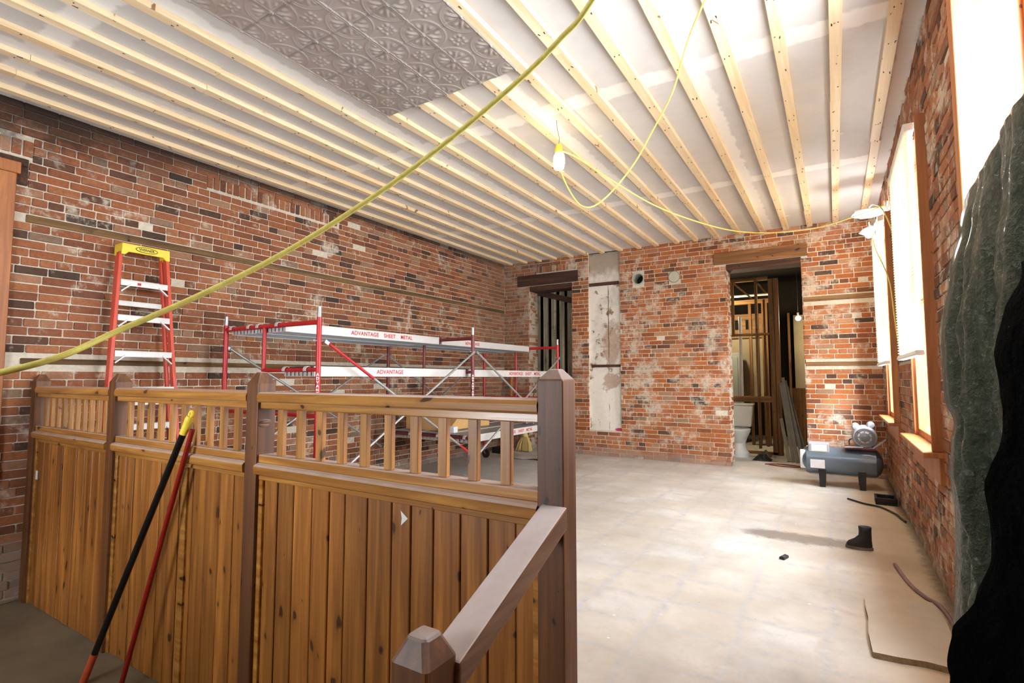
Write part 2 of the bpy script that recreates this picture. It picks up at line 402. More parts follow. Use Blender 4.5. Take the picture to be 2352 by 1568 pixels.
def tarp_mat(name, c0, c1, rough, bs):
    g = G(name); W = g.co('World'); n = g.noise(W, 9, 6, .6, 1.2); n2 = g.noise(W, 42, 5, .65, .8); n3 = g.noise(W, 3, 4)
    c = g.mix(n3, c0, c1); c = g.mix(g.math('MULTIPLY', g.step(n2, .58, .72), .4), c, (150,164,152) if bs else c1)  # pale flecks paint crinkle highlights into the green tarp
    h = g.math('ADD', g.math('MULTIPLY', n, .7), g.math('MULTIPLY', n2, .5)); g.bump(h, 1.0, .06)
    return g.fin(c, rough, 0, .7 if bs else .05)
M['tarp'] = tarp_mat('green_tarp', (32,47,34), (70,82,65), .2, 1)
M['tarp_shaded'] = tarp_mat('shaded_tarp', (5,5,5), (9,10,9), .8, 0)  # near-black colour paints the shade on the unlit part of the tarp

def glass_mat():
    g = G('window_glass'); nt = g.nt; tr = g.n('BsdfTransparent'); gl = g.n('BsdfGlossy'); gl.inputs['Roughness'].default_value = .02
    mx = g.n('MixShader'); fr = g.n('LayerWeight'); f = g.math('MULTIPLY_ADD', g.math('POWER', fr.outputs['Facing'], 5), .4, .03)
    g.l(f, mx.inputs[0]); g.l(tr.outputs[0], mx.inputs[1]); g.l(gl.outputs[0], mx.inputs[2]); g.l(mx.outputs[0], nt.nodes['Material Output'].inputs[0]); return g.mat
M['glass'] = glass_mat()
def blind_mat():
    g = G('cellular_blind'); nt = g.nt; df = g.n('BsdfDiffuse'); tl = g.n('BsdfTranslucent'); mx = g.n('MixShader'); mx.inputs[0].default_value = .62
    n = g.noise(g.co('Object'), 60, 2); c = g.mix(n, (240,232,216), (250,246,236)); g.l(c, df.inputs[0]); g.l(c, tl.inputs[0])
    g.l(df.outputs[0], mx.inputs[1]); g.l(tl.outputs[0], mx.inputs[2]); g.l(mx.outputs[0], nt.nodes['Material Output'].inputs[0]); return g.mat
M['blind'] = blind_mat()

# ------------------------------------------------------------------ room dimensions (metres)
XL, XR, YB, YF = -5.30, .52, 8.30, -1.6
ZL, ZS, ZC, TH = -.37, 3.40, 3.44, .34
YP = 1.49            # partition line; the main floor starts behind it

# ------------------------------------------------------------------ brickwork
CH = .0678
def brickface(mb, fn, u0, u1, z0, z1, holes=(), soldiers=(), joint=.0086, seed=1, depth=.009):
    """Lay individual worn bricks on a face; fn(u, z, d) -> world point, d = distance out of the wall."""
    R = random.Random(seed); row = 0; z = math.floor((z0)/CH)*CH
    def brick(a, b, c, d):
        if b-a < .02 or d-c < .02: return
        j = lambda k=.0028: R.uniform(-k, k)
        ch = min(R.uniform(.003, .0065), (d-c)*.2)
        out = [(a+ch, c), (b-ch, c), (b, c+ch), (b, d-ch), (b-ch, d), (a+ch, d), (a, d-ch), (a, c+ch)]
        dd = R.uniform(-.0035, .004); rr = R.random(); t1, t2 = R.uniform(-.003, .003), R.uniform(-.002, .002)
        if R.random() < .006: dd = -.03
        fr = [(u+j()+(.003 if u < (a+b)/2 else -.003), w+j(.002)+(.002 if w < (c+d)/2 else -.002)) for u, w in out]
        base = [(u+(-.003 if u < (a+b)/2 else .003), w+(-.002 if w < (c+d)/2 else .002)) for u, w in out]
        vs = [fn(u, w, dd + t1*(1 if u > (a+b)/2 else -1) + t2*(1 if w > (c+d)/2 else -1)) for u, w in fr] + [fn(u, w, -depth-.006) for u, w in base]
        mb.add(vs, [tuple(range(8))] + [(i, (i+1) % 8, 8+(i+1) % 8, 8+i) for i in range(8)], rr)
    blocks = list(holes) + list(soldiers)
    while z < z1:
        lo, hi = max(z, z0), min(z+CH, z1)
        header = row % 7 == 3
        u = u0 - R.uniform(0, .1) - (.105 if row % 2 else 0)
        wob = R.uniform(-.0015, .0015)
        cuts = [(h[0], h[1]) for h in blocks if h[2] < hi-.02 and h[3] > lo+.02]
        while u < u1:
            L = (.098 if header else (.205 if R.random() < .9 else .11)) + R.uniform(-.008, .008)
            segs = [(max(u, u0), min(u+L, u1))]
            for a, b in cuts:
                ns = []
                for s0, s1 in segs:
                    if b <= s0 or a >= s1: ns.append((s0, s1))
                    else:
                        if a > s0: ns.append((s0, a))
                        if b < s1: ns.append((b, s1))
                segs = ns
            for s0, s1 in segs: brick(s0, s1, lo+wob, hi-joint+wob)
            u += L + joint
        z += CH; row += 1
    for a, b, c, d in soldiers:
        u = a
        while u + .05 < b:
            brick(u, u+.057+R.uniform(-.004, .004), c, d-joint); u += CH
def wallslab(mb, fn, u0, u1, z0, z1, holes, th, front=-.009):
    """Mortar body of the wall with its openings cut through."""
    us = sorted({u0, u1, *[min(max(k, u0), u1) for h in holes for k in h[:2]]}); zs = sorted({z0, z1, *[min(max(k, z0), z1) for h in holes for k in h[2:4]]})
    for a, b in zip(us, us[1:]):
        run = None
        for c, d in zip(zs, zs[1:]):
            inside = any(h[0] < (a+b)/2 < h[1] and h[2] < (c+d)/2 < h[3] for h in holes)
            if inside: continue
            vs = [fn(u, w, k) for u in (a, b) for w in (c, d) for k in (front, -th)]
            mb.add(vs, [(0,1,3,2),(4,6,7,5),(0,4,5,1),(2,3,7,6),(0,2,6,4),(1,5,7,3)], -1)

fB = lambda u, z, d: (u, YB-d, z)
fL = lambda u, z, d: (XL+d, u, z)
fR = lambda u, z, d: (XR-d, u, z)
# back wall
OPL = (-4.77, -3.90, -.5, 2.98); OPR = (-1.35, -.36, -.5, 3.0); NICHE = (-3.59, -3.02, .42, 3.44)
beamL = (-5.01, -3.78, 2.98, 3.19); beamR = (-1.52, -.28, 3.0, 3.19)
HO, CA = (-2.70, 2.915), (-2.12, 2.89)
hB = [OPL, OPR, NICHE, (HO[0]-.1, HO[0]+.1, HO[1]-.1, HO[1]+.1)]
capbox = (CA[0]-.085, CA[0]+.085, CA[1]-.085, CA[1]+.085)
nailB = [(-.36, XR, 2.35, 2.425), (-.36, XR, 1.455, 1.52)]
mb = MB(); wallslab(mb, fB, XL-TH, XR+TH, ZL, 3.6, hB, TH)
brickface(mb, fB, XL, XR, .0, 3.46, hB + [beamL, beamR, capbox] + nailB, [(-4.62, -3.80, 3.21, 3.33)], seed=3, joint=.0105)
# reveals of the two openings (left jambs seen from the room)
brickface(mb, lambda u, z, d: (OPR[0]+d, YB+u, z), 0, TH, 0, 3.0, seed=5)
brickface(mb, lambda u, z, d: (OPL[0]+d, YB+u, z), 0, TH, 0, 2.98, seed=6)
brickface(mb, lambda u, z, d: (OPR[1]-d, YB+u, z), 0, TH, 0, 3.0, seed=8)
brickface(mb, lambda u, z, d: (OPL[1]-d, YB+u, z), 0, TH, 0, 2.98, seed=9)
wall_back = struct(build('wall_back', mb, M['brick_back'], normals=False))
# left wall
DOORL = (.35, 1.30, ZL, 2.85); lintL = (.2, 1.40, 2.78, 3.0)
mb = MB(); wallslab(mb, fL, YF, YB+.05, ZL, 3.6, [DOORL], TH)
nailL = [(YF, YB, 2.50, 2.57), (YF, YB, 1.40, 1.455)]
brickface(mb, fL, YF, YB, ZL, 3.46, [(.2, 1.40, 2.78, 3.0), (.2, 1.31, ZL, 2.8)] + nailL, [(2.75, 4.4, 3.21, 3.34), (-.2, 1.42, 3.02, 3.15)], seed=11)
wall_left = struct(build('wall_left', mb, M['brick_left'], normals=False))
# right wall with its windows
WIN = [(3.98, 5.18, .86, 2.93), (6.35, 7.60, .86, 2.97), (1.68, 2.92, .86, 3.30)]
nailR = [(5.25, 6.30, 1.44, 1.50), (5.25, 6.30, 2.36, 2.43), (2.98, 3.90, 1.44, 1.50), (7.68, YB, 2.36, 2.43)]
mb = MB(); wallslab(mb, fR, YF, YB+.05, ZL, 3.6, WIN, TH)
brickface(mb, fR, YF, YB, ZL, 3.46, [(a-.02, b+.02, c-.18, d+.02) for a, b, c, d in WIN[:2]] + WIN[2:] + nailR, seed=17)
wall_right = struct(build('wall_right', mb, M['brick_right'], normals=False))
# wall behind the camera with an unseen opening added to light the partition
WF = (-3.4, -2.3, .9, 2.1)
mb = MB(); wallslab(mb, lambda u, z, d: (u, YF+d, z), XL-.3, XR+.3, ZL, 3.6, [WF], .3, 0)
wall_front = struct(build('wall_front', mb, M['outdoor_white']))
mb = MB(); mb.box(-4.6, -1.2, -4.2, YF-.005, 2.25, 2.32); struct(build('wall_sun_blocker', mb, M['lowfloor']))  # unseen canopy slab added to keep the sun out of the opening
# floors
mb = MB(); mb.box(XL-TH, XR+TH, YP+.1, 13.2, -.12, 0); mb.box(-.70, XR, 1.40, YP+.1, -.12, 0)
struct(build('floor', mb, M['floor']))
mb = MB(); mb.box(XL-TH, XR+TH, YF-.3, YP+.12, ZL-.1, ZL); mb.box(XL-TH, XR, YP+.10, YP+.14, ZL, -.121)
struct(build('floor_lower', mb, M['lowfloor']))
mb = MB(); mb.box(-.70, XR, 1.16, 1.40, ZL, -.123); mb.box(-.70, XR, .93, 1.16, ZL, -.246)
struct(build('floor_steps', mb, M['lowfloor']))
# ceiling
mb = MB(); mb.box(XL-TH, XR+TH, YF-.3, YB+TH, ZC, ZC+.1); struct(build('ceiling', mb, M['drywall']))

# beams and nailers set into the brick
def trim(i, a, mat, parent=None, bev=.004):
    mb = MB(); mb.box(*a); return struct(build('trim_%d' % i, mb, mat, bevel=bev))
trim(1, (-1.52, -.28, YB-.018, YB+.10, 3.005, 3.185), M['oldbeam'])
trim(2, (-1.44, -.30, YB+.012, YB+TH, 2.915, 3.0), M['darkbeam'])
trim(3, (-5.01, -3.78, YB-.012, YB+.10, 2.985, 3.185), M['darkbeam'])
trim(4, (-4.86, -3.86, YB+.03, YB+TH, 2.89, 2.975), M['darkbeam'])
trim(5, (XL-.05, XL+.004, 1.40, YB-.01, 2.505, 2.565), M['nailer_y'])
trim(6, (XL-.05, XL+.004, 1.42, YB-.01, 1.405, 1.45), M['nailer_y'])
trim(7, (-.345, XR-.01, YB-.004, YB+.05, 2.355, 2.42), M['nailer_x'])
trim(8, (-.345, XR-.01, YB-.004, YB+.05, 1.46, 1.515), M['nailer_x'])
for i, n in enumerate(nailR): trim(9+i, (XR-.004, XR+.05, n[0], min(n[1], YB-.02), n[2]+.004, n[3]-.004), M['nailer_y'])
trim(13, (XL-.06, XL+.006, .2, 1.395, 2.785, 2.995), M['darkbeam'])
mb = MB(); mb.box(XL-.02, XL+.03, 1.15, 1.325, ZL, 2.86); mb.box(XL-.02, XL+.038, -.2, 1.345, 2.86, 2.95); mb.box(XL-TH+.03, XL-.02, 1.20, 1.30, ZL, 2.85)
mb.box(XL-.2, XL-.16, .35, 1.2, ZL, 2.85)
struct(build('door_1', mb, M['casing'], bevel=.004))

# plaster chase recessed in the back wall
mb = MB(); 
mb.grid(lambda a, b: (-3.60+a*.59, YB+.055+.004*math.sin(a*7+b*13), .41+b*3.03), 12, 60)
mb.box(-3.62, -3.0, YB+.06, YB+.3, .40, 3.46)
ch = struct(build('trim_14', mb, M['plaster'], normals=True))
mb = MB(); mb.box(-3.585, -3.05, YB+.03, YB+.06, 2.87, 2.925); struct(build('trim_15', mb, M['darkbeam'], bevel=.003))
mb = MB(); mb.box(-3.545, -3.04, YB+.03, YB+.06, 1.475, 1.52); struct(build('trim_16', mb, M['darkbeam'], bevel=.003))

# old flue hole and blanked flue cap
t = thing('flue_hole', 'round flue thimble with a dark open hole, left of the pale round cap', 'flue', (HO[0], YB, HO[1]-.1))
mb = MB(); mb.lathe([(.102, -.004), (.104, .012), (.084, .012), (.080, -.02), (.078, -.22), (.10, -.22)], (HO[0], YB, HO[1]), (0,-1,0), 28, cap=False); build('collar', mb, M['cap_grey'], t, smooth=True)
mb = MB(); mb.lathe([(.142, -.012), (.1, -.006), (.098, -.006)], (HO[0], YB, HO[1]), (0,-1,0), 28, cap=False); build('mortar_ring', mb, M['outdoor_white'], t)
mb = MB(); mb.lathe([(.098, -.2), (.098, -.19)], (HO[0], YB, HO[1]), (0,-1,0), 28); build('backing', mb, M['soot'], t)
t = thing('blanked_flue', 'pale round flue cap set flat in the brick near the ceiling', 'flue', (CA[0], YB, CA[1]-.09))
mb = MB(); mb.lathe([(.088, -.01), (.088, .008), (.080, .016), (.0, .019)], (CA[0], YB, CA[1]), (0,-1,0), 30, cap=False); build('disc', mb, M['cap_grey'], t, smooth=True)
mb = MB(); mb.tube([(CA[0]+.089*math.cos(q*PI/15), YB-.006, CA[1]+.089*math.sin(q*PI/15)) for q in range(30)], .006, 6, closed=True); build('rim', mb, M['greytrim'], t, smooth=True)

# ------------------------------------------------------------------ furring strips and tin panel
ORD = ['nearest', 'second', 'third', 'fourth', 'fifth', 'sixth', 'seventh', 'eighth', 'ninth', 'tenth', 'eleventh', 'twelfth', 'thirteenth', 'fourteenth', 'fifteenth', 'sixteenth', 'seventeenth', 'eighteenth', 'nineteenth']
for k in range(19):
    cx = .385 - .305*k + random.uniform(-.012, .012); R = random.Random(50+k)
    if cx < XL+.05: break
    mb = MB(); y = YF+.01; first = True
    w = .034
    while y < YB-.03:
        L = R.uniform(2.6, 4.6); e = min(y+L, YB-.025-R.uniform(0, .03)); 
        if YB - e < .8: e = YB-.025-R.uniform(0, .03)
        dx = R.uniform(-.006, .006)
        mb.box(cx+dx-w, cx+dx+w, y, e-.002, ZS, ZC-.0004, r=R.random()); y = e if e < YB-.2 else YB
    for i in range(int((YB-YF)/.41)):          # screw heads, in pairs
        yy = YF+.2+i*.41+R.uniform(-.04, .04)
        for s in (-1, 1):
            if R.random() < .75: mb.cyl((cx+s*.016+R.uniform(-.006,.006), yy+R.uniform(-.03,.03), ZS-.0012), (cx+s*.016, yy, ZS+.002), .0036, n=6, m=1)
    o = build('furring_strip', mb, [M['pine'], M['wire']], bevel=.0)
    lab = 'pine furring strip %s the right-hand brick wall' % ('running nearest to' if k == 0 else ORD[k]+' from')
    if k >= 17: lab = 'pine furring strip %s the left-hand brick wall' % ('nearest to' if cx < -5.0 else 'second from')
    tag(o, lab, 'furring strip', 'furring strips across the ceiling')

def tin_h(u, v):
    c = .305
    gu = abs((u/c) - round(u/c))*c; gv = abs((v/c) - round(v/c))*c       # distance to grid lines
    h = 0
    for g_ in (gu, gv): h += .006*math.exp(-((g_-.005)/.0035)**2) - .003*math.exp(-(g_/.003)**2)
    r = math.hypot(gu, gv)
    h += .0045*math.exp(-((r-.136)/.005)**2) + .003*math.exp(-((r-.122)/.004)**2)
    if r < .118:
        th = math.atan2(gv, gu); d = abs(th - PI/4)                         # leaves on the diagonals
        lobe = math.exp(-(d/(.20+.1*math.sin(r*60)))**2)*math.exp(-((r-.066)/.036)**2); h += .009*lobe
        h += .007*math.exp(-(((d-.46)/.14)**2))*math.exp(-((r-.082)/.018)**2)
        h += .006*math.exp(-(r/.013)**2)
    fu, fv = c/2-gu, c/2-gv; q = math.hypot(fu, fv)                          # rosette between circles
    if q < .075:
        h += .008*math.exp(-(q/.010)**2) + .003*math.exp(-((q-.017)/.003)**2)
        t2 = math.atan2(fv, fu); h += .008*math.exp(-(abs(t2-PI/4)/.25)**2)*math.exp(-((q-.042)/.013)**2)
        h += .006*math.exp(-(min(t2, PI/2-t2)/.3)**2)*math.exp(-((q-.036)/.010)**2)
    su = abs((u/.61) - round(u/.61))*.61
    h += .004*math.exp(-((su-.009)/.003)**2)
    return h
PX0, PX1, PY0, PY1 = -2.99, -1.77, 1.10, 2.93
mb = MB(); nu, nv = 244, 366
mb.grid(lambda a, b: (PX0+a*(PX1-PX0), PY0+b*(PY1-PY0), ZS-.006-tin_h(a*(PX1-PX0), (1-b)*(PY1-PY0))), nu, nv)
t = thing('tin_ceiling_panel', 'embossed pewter coloured tin ceiling panel fixed under the pine strips', 'ceiling panel', ((PX0+PX1)/2, (PY0+PY1)/2, ZS-.02))
build('embossed_sheet', mb, M['tin'], t, smooth=2, normals=False)
mb = MB(); mb.box(PX0, PX1, PY0, PY0+.002, ZS-.008, ZS-.0005); mb.box(PX0, PX1, PY1-.002, PY1, ZS-.008, ZS-.0005); mb.box(PX0, PX0+.002, PY0, PY1, ZS-.008, ZS-.0005); mb.box(PX1-.002, PX1, PY0, PY1, ZS-.008, ZS-.0005)
build('turned_edge', mb, M['tin'], t)

# ------------------------------------------------------------------ windows in the right wall
def window(i, y0, y1, z0, z1, inner=XR-.05, full=True):
    root = bpy.data.objects.new('window_%d' % i, None); COL.objects.link(root); root.location = (XR, (y0+y1)/2, z0); struct(root)
    jb = .028
    far = XR-.012 if full else inner
    mb = MB(); mb.box(inner, XR+TH, y0, y0+jb, z0, z1); mb.box(far, XR+TH, y1-jb, y1, z0, z1); mb.box(far, XR+TH, y0+jb, y1-jb, z1-jb, z1)
    build('window_frame', mb, M['casing'], root, bevel=.003)
    if full:
        mb = MB(); mb.box(inner-.05, XR+TH, y0-.06, y1+.06, z0-.03, z0); build('window_sill', mb, M['casing'], root, bevel=.004)
        mb = MB(); mb.box(XR-.022, XR+.01, y0-.03, y1+.03, z0-.19, z0-.031); build('apron', mb, M['casing'], root, bevel=.003)
    zm = (z0+z1)/2
    for lo, hi, dx in ((z0, zm+.02, .01 if full else .16), (zm-.02, z1-jb, .05 if full else .20)):
        x = XR+dx; mb = MB(); a, b = y0+jb, y1-jb
        q = .036; mb.box(x, x+.03, a, a+q, lo, hi); mb.box(x, x+.03, b-q, b, lo, hi); mb.box(x, x+.03, a+q, b-q, lo, lo+.05); mb.box(x, x+.03, a+q, b-q, hi-.04, hi)
        s = build('sash', mb, M['casing'], root, bevel=.003)
        mb = MB(); mb.box(x+.008, x+.012, a+q, b-q, lo+.05, hi-.04); build('pane', mb, M['glass'], root)
    return root
window(1, *WIN[0]); window(2, *WIN[1]); window(3, *WIN[2], inner=XR-.03, full=False)
def blind(y0, y1, z0, z1, label):
    t = thing('cellular_blind', label, 'window blind', (XR-.075, (y0+y1)/2, z0), 'pleated blinds')
    x = XR-.075; n = int((z1-.05-z0-.03)/.021); pts = []
    mb = MB()
    for s in (-1, 1):
        prof = [(x+s*(.004 if k % 2 else .022), z0+.03+(z1-.05-z0-.03)*k/(2*n)) for k in range(2*n+1)]
        vs = [(p[0], yy, p[1]) for p in prof for yy in (y0, y1)]
        mb.add(vs, [(2*k, 2*k+1, 2*k+3, 2*k+2) for k in range(2*n)])
    build('pleated_fabric', mb, M['blind'], t, normals=False)
    mb = MB(); mb.box(x-.03, x+.028, y0-.005, y1+.005, z1-.05, z1); build('head_rail', mb, M['white'], t, bevel=.004)
    mb = MB(); mb.prism([(x-.028, y0-.004, z0+.004), (x-.02, y0-.004, z0-.004), (x+.02, y0-.004, z0-.004), (x+.026, y0-.004, z0+.008), (x+.02, y0-.004, z0+.03), (x-.022, y0-.004, z0+.03)], (0, y1-y0+.008, 0)); build('bottom_rail', mb, M['white'], t, bevel=.003)
blind(4.03, 5.15, 1.44, 2.90, 'long pleated white blind on the window nearer the camera')
blind(6.40, 7.57, 1.44, 2.94, 'narrow-looking pleated white blind on the far corner window')
# deep reveal lining and casing of the window hidden by the tarp
mb = MB(); mb.box(XR-.02, XR+.015, 2.925, 3.04, .8, 3.36); mb.box(XR-.03, XR+.02, 1.6, 3.05, 3.31, 3.42)
struct(build('trim_17', mb, M['casing'], bevel=.003))

# ------------------------------------------------------------------ wooden partition
PT = thing('wood_partition', 'honey stained wooden partition with a balustrade top and knotty planks', 'partition', (-3.0, YP+.04, ZL))
PX = [-5.235, -3.895, -2.39, -.78]; PW = .094
yf, yb = YP, YP+PW
def post_mesh(cx, y0, y1, z0, zt, zc, w=PW, flat=.034):
    mb = MB(); h = w/2; cy = (y0+y1)/2; d = (y1-y0)/2
    lv = [(h, d, z0), (h, d, zt), (flat/2, flat/2, zc)]
    vs = [(cx+sx*a, cy+sy*b, z) for a, b, z in lv for sx, sy in ((-1,-1),(1,-1),(1,1),(-1,1))]
    mb.add(vs, [(0,1,2,3), (8,9,10,11)] + [(4*k+i, 4*k+(i+1) % 4, 4*k+4+(i+1) % 4, 4*k+4+i) for k in range(2) for i in range(4)])
    return mb
for i, cx in enumerate(PX):
    p = build('post', post_mesh(cx, yf, yb, ZL, 1.292 if i == 3 else 1.272, 1.328), M['post'], PT, bevel=.004, seg=2)
    if i == 2:
        mb = MB(); mb.sphere((cx+.045, yf+.040, 1.088), (.011, .036, .014), 14, 8); mb.sphere((cx+.045, yf+.034, 1.074), (.008, .030, .012), 14, 8)
        k = build('knot', mb, M['handrail'], p, smooth=True)
secs = list(zip(PX, PX[1:]))
for si, (a, b) in enumerate(secs):
    x0, x1 = a+PW/2-.002, b-PW/2+.002
    dz = .006 if si < 2 else 0
    mb = MB()          # moulded cap rail
    prof = [(yf+.002, 1.183), (yf-.004, 1.190), (yf-.006, 1.212), (yf, 1.226), (yf+.008, 1.231+dz), (yb-.006, 1.231+dz), (yb+.002, 1.226), (yb+.006, 1.205), (yb, 1.183)]
    mb.prism([(x0, y, z) for y, z in prof], (x1-x0, 0, 0)); build('top_rail', mb, M['rail'], PT)
    mb = MB(); mb.box(x0, x1, yf+.014, yb-.014, 1.152, 1.184); build('rail_moulding', mb, M['rail'], PT, bevel=.004)
    mb = MB(); mb.box(x0, x1, yf+.012, yb-.012, .898, .936); build('baluster_shoe', mb, M['rail'], PT, bevel=.004)
    mb = MB(); prof = [(yf+.006, .842), (yf-.010, .850), (yf-.012, .884), (yf-.004, .892), (yf+.012, .899), (yb-.02, .899), (yb-.004, .88), (yb-.004, .842)]
    mb.prism([(x0, y, z) for y, z in prof], (x1-x0, 0, 0)); build('lower_rail', mb, M['rail'], PT)
    n = 10
    for k in range(n):
        cx = x0 + (x1-x0)*(k+1)/(n+1) - .004; h = .0205
        mb = MB(); mb.box(cx-h, cx+h, yf+.030, yf+.053, .936, 1.153); build('baluster', mb, M['baluster'], PT, bevel=.002)
    # plank panel below
    mb = MB(); R = random.Random(30+si); x = x0+.03; mb.box(x0, x1, yf+.045, yf+.06, ZL, .845, r=.15)
    while x < x1-.03:
        w = R.uniform(.098, .135); e = min(x+w, x1-.028)
        if x1-.03-e < .04: e = x1-.028
        mb.box(x+.003, e-.004, yf+.030+R.uniform(-.002, .002), yf+.05, ZL+.001, .843, r=R.random())
        if R.random() < .6: mb.box(e-.006, e+.006, yf+.037, yf+.05, ZL+.001, .843, r=.05)
        x = e
    build('plank_panel', mb, M['panel'], PT, bevel=.003)
    mb = MB(); mb.box(x0, x0+.03, yf+.018, yf+.05, ZL, .822); mb.box(x1-.03, x1, yf+.018, yf+.05, ZL, .822); mb.box(x0, x1, yf+.016, yf+.048, .818, .842)
    if si == 1: mb.box((x0+x1)/2+.10, (x0+x1)/2+.15, yf+.018, yf+.05, ZL, .818)
    build('panel_frame', mb, M['rail'], PT, bevel=.003)
t = tag(build('wall_plate', MB().box(-5.165, -5.135, yf+.022, yf+.0295, .535, .60), M['label_white'], bevel=.002), 'small white plate on the leftmost planks of the partition', 'plate')
mb = MB(); mb.prism([(-1.442, yf+.0275, .79), (-1.405, yf+.0275, .765), (-1.440, yf+.0275, .735), (-1.436, yf+.0275, .762)], (0, .003, 0))
tag(build('paper_scrap', mb, M['label_white']), 'torn white triangular scrap stuck on the planks right of centre', 'paper scrap')

# stair handrail and lower newel
t = thing('stair_handrail', 'brown stair handrail sloping down from the end post to a low newel', 'handrail', (-.76, .92, ZL))
NX, NY = -.785, .905; nw = .105
build('newel_post', post_mesh(NX, NY-nw/2, NY+nw/2, ZL, .694, .750, nw, .05), M['post'], t, bevel=.012, seg=3)
a0, a1 = Vector((-.765, YP-.001, .868)), Vector((-.765, NY+nw/2-.01, .645))
mb = MB(); d = (a1-a0).normalized(); nrm = Vector((0, -d.z, d.y)); nrm = nrm if nrm.z > 0 else -nrm
w, h = .090, .062
vs = []
for p in (a0, a1):
    for sx, sz in ((-1,-1),(1,-1),(1,1),(-1,1)): 
        q = p + Vector((sx*w/2, 0, 0)) + Vector((0, 0, sz*h/2/max(.3, nrm.z))); vs.append(q)
mb.add(vs, [(0,1,2,3),(4,5,6,7)] + [(i, (i+1) % 4, 4+(i+1) % 4, 4+i) for i in range(4)])
hr = build('rail', mb, M['handrail'], t, bevel=.005, seg=2)
for x in (-.785, -.748): build('nail', MB().sphere((x, YP-.035, .868-.02+h/2/nrm.z), (.004, .004, .003), 8, 5), M['wire'], hr)

# broom handles against the partition
def lean(name, label, top, bot, r, mat, tip=None, foot=None, grp='handles leaning on the partition'):
    t = thing(name, label, 'pole', bot); top, bot = Vector(top), Vector(bot); d = (top-bot).normalized()
    L = (top-bot).length; e = L - (.14 if tip else 0); s = .18 if foot else 0
    mb = MB(); mb.cyl(bot+d*s, bot+d*e, r, n=14); build('shaft', mb, mat, t, smooth=True)
    if foot: mb = MB(); mb.cyl(bot, bot+d*s, r*1.12, n=14); build('ferrule', mb, foot, t, smooth=True)
    if tip:
        side = d.cross(Vector((0,1,0))).normalized(); mb = MB()
        mb.tube([bot+d*(e-.004), bot+d*(e+.08)], [r*1.12, r*1.2], 14)
        c = bot+d*(L-.028)
        mb.tube([bot+d*(e+.078), bot+d*(e+.1)], [r*1.2, r*1.05], 14)
        mb.tube([c+(side*math.cos(q)+d*math.sin(q)*1.2)*.0125 for q in [k*PI/9 for k in range(18)]], .0075, 8, closed=True)
        build('hanging_tip', mb, tip, t, smooth=True)
lean('broom_handle', 'black pole with yellow hanging tip leaning on the partition', (-2.855, YP-.034, 1.135), (-3.56, 1.30, ZL+.012), .0165, M['pole_black'], M['yellow'], M['pole_orange'])
lean('mop_handle', 'dark red pole leaning beside the yellow-tipped black one', (-2.875, YP-.022, 1.03), (-3.33, 1.385, ZL+.012), .0125, M['pole_red'])

# ------------------------------------------------------------------ step ladder
LD = thing('step_ladder', 'red fibreglass step ladder with yellow top leaning on the left wall', 'ladder', (-4.75, 2.25, 0))
tb = Vector((-5.18, 2.165, 2.435)); bb = Vector((-4.90, 2.13, .0))
def lp(t, s):      # point on the ladder face: t up, s across (+ is toward the back wall)
    hw = .318 - .14*t; p = bb.lerp(tb, t); return p + Vector((0, s*hw, 0))
up = (tb-bb).normalized(); nrm = Vector((up.z, 0, -up.x))
for s in (-1, 1):
    a, b = lp(0, s), lp(.975, s)
    mb = MB(); mb.bar(a, b, .026, .062, up=nrm); lg = build('front_rail', mb, M['ladder_red'], LD, bevel=.003)
    mb = MB(); mb.bar(a+Vector((-.006, -s*.004, 0)) , a+up*.1+Vector((-.006, -s*.004, 0)), .034, .07, up=nrm); build('foot', mb, M['black'], lg)
    a2, b2 = a - nrm*.085 + Vector((0, -s*.03, 0)), b - nrm*.065 + Vector((0, -s*.012, 0))
    a2.z = .004
    mb = MB(); mb.bar(a2, b2, .022, .045, up=nrm); build('rear_rail', mb, M['ladder_red'], LD, bevel=.003)
for k in range(1, 8):
    tt = k*.125; p0, p1 = lp(tt, -1), lp(tt, 1); p0.y += .013; p1.y -= .013
    mb = MB(); f = nrm*.026
    mb.box(p0.x-.045, p0.x+.036, p0.y, p1.y, p0.z-.004, p0.z+.003); mb.box(p0.x+.030, p0.x+.036, p0.y, p1.y, p0.z-.048, p0.z); mb.box(p0.x-.045, p0.x-.040, p0.y, p1.y, p0.z-.03, p0.z)
    st = build('step', mb, M['alu'], LD, bevel=.0015)
    for q, s in ((p0, 1), (p1, -1)):
        mb = MB(); mb.bar(q+Vector((.034, s*.001, -.10)), q+Vector((.034, s*.075, -.035)), .010, .024, up=(1,0,0)); build('brace', mb, M['alu'], st)
for tt in (.80, .45, .15):
    p0, p1 = lp(tt, -1)-nrm*.075, lp(tt, 1)-nrm*.075; p0.y += .03; p1.y -= .03
    mb = MB(); mb.bar(p0, p1, .03, .045, up=(0,0,1)); build('rear_spreader', mb, M['alu'], LD, bevel=.002)
cp = lp(1, 0); hw = .19
mb = MB()
prof = [(-hw, -.085), (-hw+.03, -.085), (-hw+.055, -.058), (hw-.055, -.058), (hw-.03, -.085), (hw, -.085), (hw-.004, .012), (-hw+.004, .012)]
mb.prism([(cp.x+.062, cp.y+a, cp.z+b) for a, b in prof], (-.018, 0, 0))
mb.box(cp.x-.09, cp.x+.06, cp.y-hw+.004, cp.y+hw-.004, cp.z-.006, cp.z+.013)
for s in (-1, 1): mb.box(cp.x-.09, cp.x+.05, cp.y+s*(hw-.012)-.008, cp.y+s*(hw-.012)+.008, cp.z-.085, cp.z+.006)
cap = build('ladder_top', mb, M['yellow'], LD, bevel=.005, seg=2)
fx = cp.x+.0625
stext('brand_lettering', 'WERNER', .030, (fx, cp.y, cp.z-.022), (0,1,0), (0,0,1), M['letter_black'], cap, bold=.0006)
